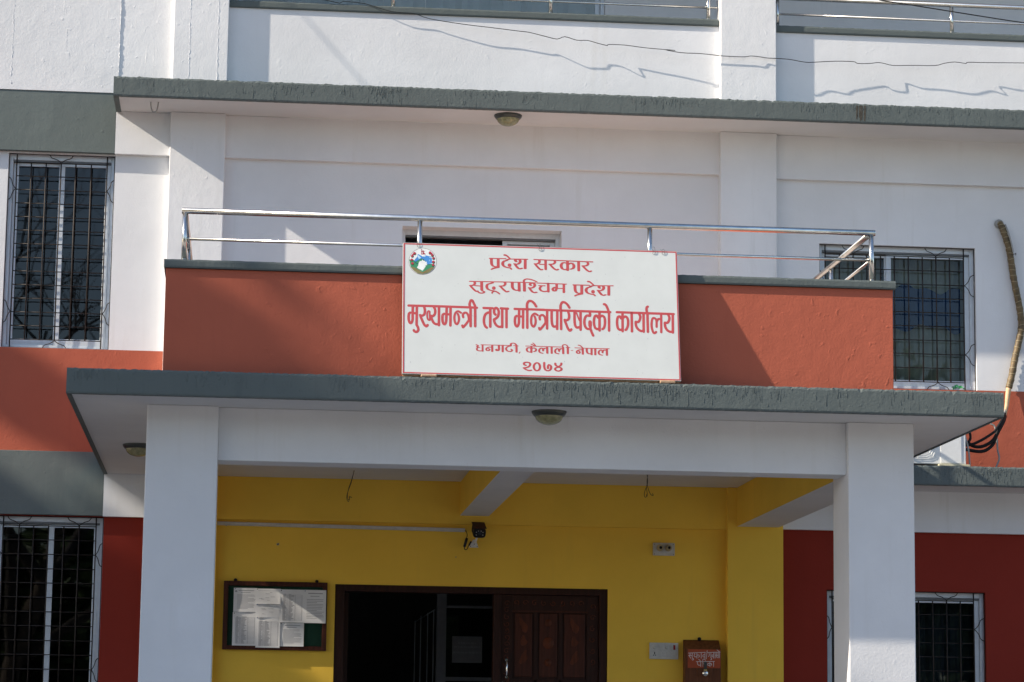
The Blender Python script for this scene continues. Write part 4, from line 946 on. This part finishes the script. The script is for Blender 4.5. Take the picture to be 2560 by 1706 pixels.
for i, (x0, x1, z0, z1, lab, kind) in enumerate(PAPERS):
    yb_ = -.0515 - .0011*((i*3) % 7); mb = MB(); nx, nz_ = 8, 8; ph = rnd.uniform(0, 6)
    def pt(u, v, lift=0):
        c = .004*math.sin(u*3+ph)*(v-.5)**2*3+(.012*(1-v)**3 if i in (1, 3) else .004*(1-v)**2)
        return (x0+(x1-x0)*u, yb_-c-lift, z0+(z1-z0)*v)
    for a in range(nx):
        for b in range(nz_): mb.poly([pt(a/nx, b/nz_), pt((a+1)/nx, b/nz_), pt((a+1)/nx, (b+1)/nz_), pt(a/nx, (b+1)/nz_)], 0, True)
    P_ = tag(mb.build('paper_notice', 'paper'), lab, 'paper')
    pm = MB(); v = .88
    def ln(u0, u1, v, h):
        n = 4
        for k in range(n):
            a, b = u0+(u1-u0)*k/n, u0+(u1-u0)*(k+1)/n; pm.poly([pt(a, v, .0009), pt(b, v, .0009), pt(b, v+h, .0009), pt(a, v+h, .0009)])
    if kind == 'table':
        for k in range(22): ln(.12, .9, .06+k*.037, .006)
        for u in (.12, .28, .32, .62, .9):
            for k in range(10): a, b = .06+k*.078, .06+(k+1)*.078; pm.poly([pt(u, a, .001), pt(u+.012, a, .001), pt(u+.012, b, .001), pt(u, b, .001)])
        for k in range(22): ln(.36, rnd.uniform(.45, .6), .072+k*.037, .016)
        for k in range(22): ln(.15, rnd.uniform(.22, .27), .072+k*.037, .016)
    elif kind == 'form':
        ln(.1, .95, .86, .012)
        for k in range(7): u = rnd.uniform(.12, .7); ln(u, u+rnd.uniform(.08, .2), rnd.uniform(.1, .75), .02)
    else:
        ln(.2, .85, .88, .028); ln(.3, .7, .80, .02)
        for k in range(13): ln(.14, rnd.uniform(.82, .92) if k % 5 else .6, .14+k*.047, .014)
        if i == 0: pm.poly([pt(.10+.05*math.cos(t*.785), .86+.04*math.sin(t*.785), .001) for t in range(8)])
    pm.build('printed_text', 'ink', P_)['kind'] = 'stuff'
    for u in (.06,): MB().lathe(pt(u, .965, .001), [(.004, 0), (.0045, -.003), (.002, -.005)], 8, ax='y').build('pin', 'black' if i % 2 else 'bluecloth', P_)
# ---------------------------------------------------------------- air conditioner
AC = empty('air_conditioner', (6.1, -.5, 4.25), 'white outdoor air conditioner unit standing on the ledge beyond the porch roof', 'air conditioner')
X0, X1, YF, YR, Z0, Z1 = 5.72, 6.553, -.56, -.25, 4.252, 4.82
mb = MB(); mb.box(X0, X1, YF, YR, Z0, Z1); mb.build('casing', 'acwhite', AC, bevel=.008)
bx('front_panel', 'acwhite', AC, 6.315, 6.510, YF-.006, YF-.001, Z0+.01, Z1-.02, bevel=.003)
fc = (6.0, YF, 4.55)
MB().lathe((fc[0], fc[1]-.002, fc[2]), [(.225, 0), (.225, -.002)], 32, ax='y').build('fan_recess', 'black', AC)
mb = MB()
for k in range(1, 15):
    r_ = .017*k+.012
    pts = [(fc[0]+r_*max(-1, min(1, 1.3*math.cos(t)))*1.05, YF-.009, fc[2]+r_*max(-1, min(1, 1.3*math.sin(t)))) for t in [2*math.pi*j/32 for j in range(33)]]
    mb.tube(pts, .0019, 4)
for k in range(8):
    t = math.pi*k/8+.39; mb.tube([(fc[0]-.27*math.cos(t), YF-.010, fc[2]-.27*math.sin(t)), (fc[0]+.27*math.cos(t), YF-.010, fc[2]+.27*math.sin(t))], .0025, 4)
mb.build('fan_grille', 'acwhite', AC)
for x in (5.85, 6.45): bx('foot', 'foam', AC, x-.16, x+.13, -.60, -.22, 4.2275, 4.250, bevel=.003)
def top_tube(name, mat, pts, r, label, cat, n=10, k=5): return tag(MB().tube(cr(pts, k), r, n).build(name, mat), label, cat)
HO = empty('hose_bundle', (6.9, -.2, 4.44), 'black insulated hoses drooping from the taped pipe to the air conditioner', 'hose')
for pts, r in (([(7.055, -.10, 4.80), (6.983, -.25, 4.711), (6.926, -.28, 4.633), (6.893, -.3, 4.593), (6.794, -.3, 4.526), (6.715, -.3, 4.486), (6.663, -.3, 4.469), (6.55, -.3, 4.450)], .013),
               ([(7.058, -.09, 4.78), (6.997, -.22, 4.705), (6.954, -.25, 4.633), (6.906, -.25, 4.535), (6.840, -.25, 4.482), (6.774, -.25, 4.458), (6.709, -.25, 4.463), (6.651, -.25, 4.497), (6.55, -.25, 4.56)], .016),
               ([(7.064, -.08, 4.77), (7.015, -.18, 4.699), (6.947, -.2, 4.581), (6.913, -.2, 4.496), (6.847, -.22, 4.437), (6.781, -.24, 4.416), (6.709, -.26, 4.417), (6.62, -.28, 4.428), (6.55, -.28, 4.435)], .016),
               ([(6.60, -.33, 4.66), (6.638, -.35, 4.60), (6.655, -.35, 4.543), (6.643, -.35, 4.498), (6.60, -.34, 4.46), (6.55, -.33, 4.45)], .012)):
    MB().tube(cr(pts, 5), r, 9).build('hose', 'black', HO)
top_tube('drain_hose', 'greyhose', [(6.56, -.45, 4.60), (6.571, -.45, 4.548), (6.596, -.45, 4.459), (6.611, -.45, 4.364), (6.619, -.45, 4.232)], .0075, 'thin grey hose standing beside the right end of the air conditioner', 'hose')
top_tube('drain_hose', 'greyhose', [(7.06, -.1, 4.83), (7.03, -.14, 4.79), (6.905, -.15, 4.702), (6.943, -.15, 4.664), (6.961, -.15, 4.561), (6.966, -.15, 4.452), (6.981, -.15, 4.368), (6.957, -.15, 4.30), (6.93, -.15, 4.235)], .0085, 'grey hose hanging in a loop below the taped pipe right of the black hoses', 'hose')
# taped refrigerant pipe
pp = cr([(7.05, .02, 6.63), (7.068, -.03, 6.604), (7.096, -.05, 6.512), (7.135, -.05, 6.386), (7.158, -.05, 6.237), (7.176, -.05, 6.099), (7.208, -.05, 5.927), (7.234, -.05, 5.779), (7.243, -.05, 5.630), (7.218, -.05, 5.492), (7.175, -.05, 5.319), (7.143, -.05, 5.159), (7.112, -.05, 5.044)], 8)
PI_ = empty('refrigerant_pipe', (7.09, -.05, 4.8), 'brown taped pipe running down the white wall to the right of the upper right window', 'pipe')
MB().tube(pp, [.031+.0035*((k % 5) == 0)+random.uniform(-.001, .001) for k in range(len(pp))], 12).build('taped_pipe', 'tape', PI_)
pq = cr([(7.112, -.05, 5.044), (7.098, -.055, 4.96), (7.088, -.06, 4.889), (7.072, -.075, 4.823), (7.055, -.09, 4.76)], 6)
for k in range(3, len(pp)-2, 3):
    a_ = pp[k]; t_ = (pp[k+1]-pp[k-1]).normalized(); t_ = (t_+Vector((random.uniform(-.3, .3), 0, 0))).normalized()
    MB().tube([a_-t_*.0035, a_+t_*.0035], .0345, 12).build('tape_edge', 'tape_edge', PI_)
MB().tube(pq, [.026-.0005*k for k in range(len(pq))], 12).build('pale_taped_end', 'tape_tan', PI_)
MB().tube(cr([(7.105, -.05, 6.61), (7.125, -.085, 6.52), (7.155, -.085, 6.40), (7.165, -.085, 6.34)], 5), .007, 7).build('cable', 'greyhose', PI_)
MB().lathe((7.055, -.012, 6.62), [(.045, 0), (.04, -.018), (.02, -.02)], 16, ax='y').build('pipe_sleeve', 'greyhose', PI_)
MB().tube(cr([(7.14, -.09, 6.31), (7.17, -.09, 6.315), (7.195, -.08, 6.33), (7.19, -.08, 6.31)], 3), .003, 5).build('wire_tie', 'wire', PI_)
# ---------------------------------------------------------------- wires across the facade
def gap(x):
    G = [(-1, .03), (.8, .03), (1.3, .045), (2.0, .055), (2.6, .075), (3.5, .085), (4.3, .10), (4.9, .105), (5.5, .075), (8, .08)]
    for (a, u), (b, v) in zip(G, G[1:]):
        if x <= b: return u+(v-u)*(x-a)/(b-a)
    return .08
rw = random.Random(11)
wp = [(x, -.042-gap(x)+rw.uniform(-.014, .014), z) for x, z in WIRE]
wp = [(-.9, -.16, WIRE[0][1]+.35)]+wp+[(9.5, -.12, WIRE[-1][1]-.02), (XR, -.12, WIRE[-1][1]+.1)]
tag(MB().tube(cr(wp, 3), .0036, 6).build('overhead_cable', 'wire'), 'kinked black cable strung low across the white parapets above the long ledge', 'cable')
tag(MB().tube(cr([(4.6, -.5, 8.86), (5.26, -.5, 8.69), (5.69, -.5, 8.635), (6.13, -.5, 8.585), (6.75, -.5, 8.51), (7.35, -.5, 8.445), (9.5, -.5, 8.25), (XR, -.5, 8.0)], 3), .0055, 6).build('overhead_cable', 'wire'), 'thin straight cable slanting in front of the top right railing', 'cable')
# service cable out of frame whose shadow slants over the parapet
a_ = Vector((.37, -.042, 8.47)); b_ = Vector((1.06, -.042, 7.70)); d_ = (b_-a_)
q0 = a_-d_*3+SUN*5; q1 = b_+d_*2.2+SUN*5
tag(MB().tube([q0, (q0+q1)/2-Vector((0, 0, .02)), q1], .006, 6).build('service_cable', 'wire'), 'service cable stretched in front of the facade, seen only by its thin slanting shadow', 'cable')
# ---------------------------------------------------------------- curtains, plant
def curtain(name, mat, x0, x1, z0, z1, y, label, amp=.02, freq=26):
    mb = MB(); n = 60
    for k in range(n):
        a, b = x0+(x1-x0)*k/n, x0+(x1-x0)*(k+1)/n; f = lambda x: y+amp*math.sin(x*freq)+amp*.5*math.sin(x*freq*2.3+1)
        w_ = lambda x, e: (.03*math.sin(x*11+e)+.02*math.sin(x*27+e*2)) if name == 'blue_cloth' else 0
        mb.poly([(a, f(a), z0+w_(a, 0)), (b, f(b), z0+w_(b, 0)), (b, f(b), z1+w_(b, 2)), (a, f(a), z1+w_(a, 2))], 0, True)
    return tag(mb.build(name, mat), label, 'curtain')
curtain('curtain', 'curtain', 6.07, 6.80, 5.03, 6.36, .34, 'grey green curtain behind the right pane of the upper right window')
curtain('curtain', 'curtain', 5.34, 5.99, 5.03, 6.36, .36, 'grey curtain behind the left pane of the upper right window, by the rail end')
curtain('blue_cloth', 'bluecloth', 6.08, 6.74, 5.64, 6.02, .25, 'dark blue cloth hung across the middle of the upper right window', .012, 20)
curtain('curtain', 'acwhite', -.2, 3.45, 7.65, 10.0, 1.87, 'pale curtain across the wide window of the top floor gallery', .03, 14)
curtain('curtain', 'curtain_dark', 5.45, 6.82, 1.8, 3.06, .33, 'dark striped curtain behind the glass of the lower right window', .03, 30)
curtain('curtain', 'acwhite', 2.40, 2.80, 4.95, 6.33, .26, 'pale curtain in the right half of the balcony window above the sign', .006, 18)
PL = empty('plant_sprig', (6.633, -.03, 5.022), 'small bright green sprig lying on the sill of the upper right window', 'plant')
mb = MB()
for k in range(16):
    c = Vector((6.585+.012*k % .11+rnd.uniform(-.01, .01), -.03+rnd.uniform(-.02, .02), 5.028+rnd.uniform(0, .03)))
    c.x = rnd.uniform(6.585, 6.69); e1 = Vector((rnd.uniform(-1, 1), rnd.uniform(-.3, .3), rnd.uniform(-.6, .8))).normalized()*.018; e2 = e1.cross(Vector((rnd.uniform(-.3, .3), 1, .2))).normalized()*.008
    mb.poly([c-e1, c-e2, c+e1, c+e2])
mb.build('leaf_cluster', 'leafgreen', PL)
# ---------------------------------------------------------------- trees and yard (out of frame: they shade the facade and stand in the glass)
def leafy(name, c, rad, n, leaf, label, seed, trunk_r=.3, axes=None, clumps=70):
    rr = random.Random(seed); T = empty(name, (c[0], c[1], 0), label, 'tree')
    A = axes or (Vector((1, 0, 0)), Vector((0, 1, 0)), Vector((0, 0, 1))); C0 = Vector(c); mb = MB(); cl = []
    while len(cl) < clumps:
        p = Vector((rr.uniform(-1, 1), rr.uniform(-1, 1), rr.uniform(-1, 1)))
        if p.length < .93: cl.append(p)
    for k in range(n):
        p = cl[k % clumps]+Vector((rr.gauss(0, .085), rr.gauss(0, .085), rr.gauss(0, .085)))
        if p.length > 1.0: p = p.normalized()*rr.uniform(.9, 1.0)
        q = C0+A[0]*(p.x*rad[0])+A[1]*(p.y*rad[1])+A[2]*(p.z*rad[2])
        if axes and k % 90 == 0: q = axes[0]*rr.uniform(.0, 1.4)+axes[1]*rr.gauss(3.02, .10)+axes[2]*rr.gauss(25, .5)
        d = Vector((rr.gauss(0, 1), rr.gauss(0, 1), rr.gauss(0, 1))).normalized(); e = d.orthogonal().normalized()*leaf; f_ = d.cross(e).normalized()*leaf*.55
        mb.poly([q-e, q-f_, q+e, q+f_])
    mb.build('crown', 'crown', T)
    MB().tube([(c[0], c[1], -.2), (c[0]+.1, c[1], c[2]*.5), (c[0], c[1], c[2])], [trunk_r, trunk_r*.75, trunk_r*.4], 12).build('trunk', 'bark', T)
    return T
e1 = Vector((-SUN.y, SUN.x, 0)).normalized(); e1 = e1 if e1.y > 0 else -e1
e2 = SUN.cross(e1); e2 = e2 if e2.z > 0 else -e2
cc = e1*(-5.0)+e2*(-2.78)+SUN*25
leafy('shade_tree', cc, (9.3, 6.5, 4.5), 80000, .22, 'large leafy tree left of the building whose blurred shade falls over its lower left part', 5, .5, (e1, e2, SUN), 420)
def bare(name, base, H, label, seed, lean=(0, 0)):
    rr = random.Random(seed); T = empty(name, base, label, 'tree'); tr = MB(); br = MB()
    def grow(p, d, L_, r, lev):
        n = 4; pts = [p]; q = p; dd = d.copy()
        for k in range(n):
            dd = (dd+Vector((rr.gauss(0, .16), rr.gauss(0, .16), rr.gauss(0, .10)+.05))).normalized(); q = q+dd*(L_/n); pts.append(q)
        (tr if lev == 0 else br).tube(pts, [r*(1-.55*k/n) for k in range(n+1)], 6 if lev < 2 else 4, cap=False)
        if lev >= 5: return
        for k in range(3 if lev else 5):
            t = rr.randint(2, n) if lev else rr.randint(2, n); s = pts[t]; o = dd.orthogonal().normalized(); o.rotate(Matrix.Rotation(rr.uniform(0, 6.28), 3, dd))
            grow(s, (dd*.75+o*rr.uniform(.45, .95)).normalized(), L_*rr.uniform(.55, .78), r*.5, lev+1)
    grow(Vector(base), Vector((lean[0], lean[1], 1)).normalized(), H*.42, H*.018, 0)
    tr.build('trunk', 'bark', T); br.build('branches', 'twig', T); return T
bare('bare_tree', (-4.5, -27, 0), 15.5, 'leafless tree across the yard, mirrored in the upper left window', 4, (.05, 0))
gt = leafy('garden_tree', (13.5, -33, 6.6), (4.5, 3.5, 4.4), 9000, .2, 'leafy tree across the yard, mirrored in the upper right window', 9, .3)
gt['group'] = 'trees along the far side of the yard'
for k, (x, y, s_) in enumerate(((-40, -44, 1.5), (-30, -48, 1.7), (-20, -45, 1.5), (-10, -47, 1.35), (0, -46, 1.5), (10, -48, 1.7), (21, -45, 1.6), (32, -47, 1.8), (43, -44, 1.6))):  # unseen tree row, added to block low sky light from the facade
    g2 = gt.copy(); COL.objects.link(g2); g2.location = (x, y, 0); g2.rotation_euler = (0, 0, k*1.3); g2.scale = (s_*1.3, s_*1.3, .82+.05*(k % 3))
    g2['label'] = 'leafy tree number %s from the left in the unseen row added behind the viewer to cut low sky light' % ['one', 'two', 'three', 'four', 'five', 'six', 'seven', 'eight', 'nine'][k]
    for ch in gt.children:
        c2 = ch.copy(); COL.objects.link(c2); c2.parent = g2
hd = MB(); rr = random.Random(21)  # unseen hedge, added so the panes mirror something dark
for k in range(22000):
    q = Vector((rr.uniform(-75, 75), -55+rr.uniform(-1, 1), abs(rr.uniform(0, 1))**.8*(4.3+.8*math.sin(k)))); q.x = rr.uniform(-75, 75)
    d = Vector((rr.gauss(0, 1), rr.gauss(0, 1), rr.gauss(0, 1))).normalized(); e = d.orthogonal().normalized()*.42; f_ = d.cross(e).normalized()*.25
    hd.poly([q-e, q-f_, q+e, q+f_])
hd.box(-75, 75, -55.9, -55.5, 0, 3.9)
ho = hd.build('hedge', 'crown'); tag(ho, 'dark dense hedge added unseen behind the viewer to darken the window reflections', 'hedge'); ho['kind'] = 'stuff'
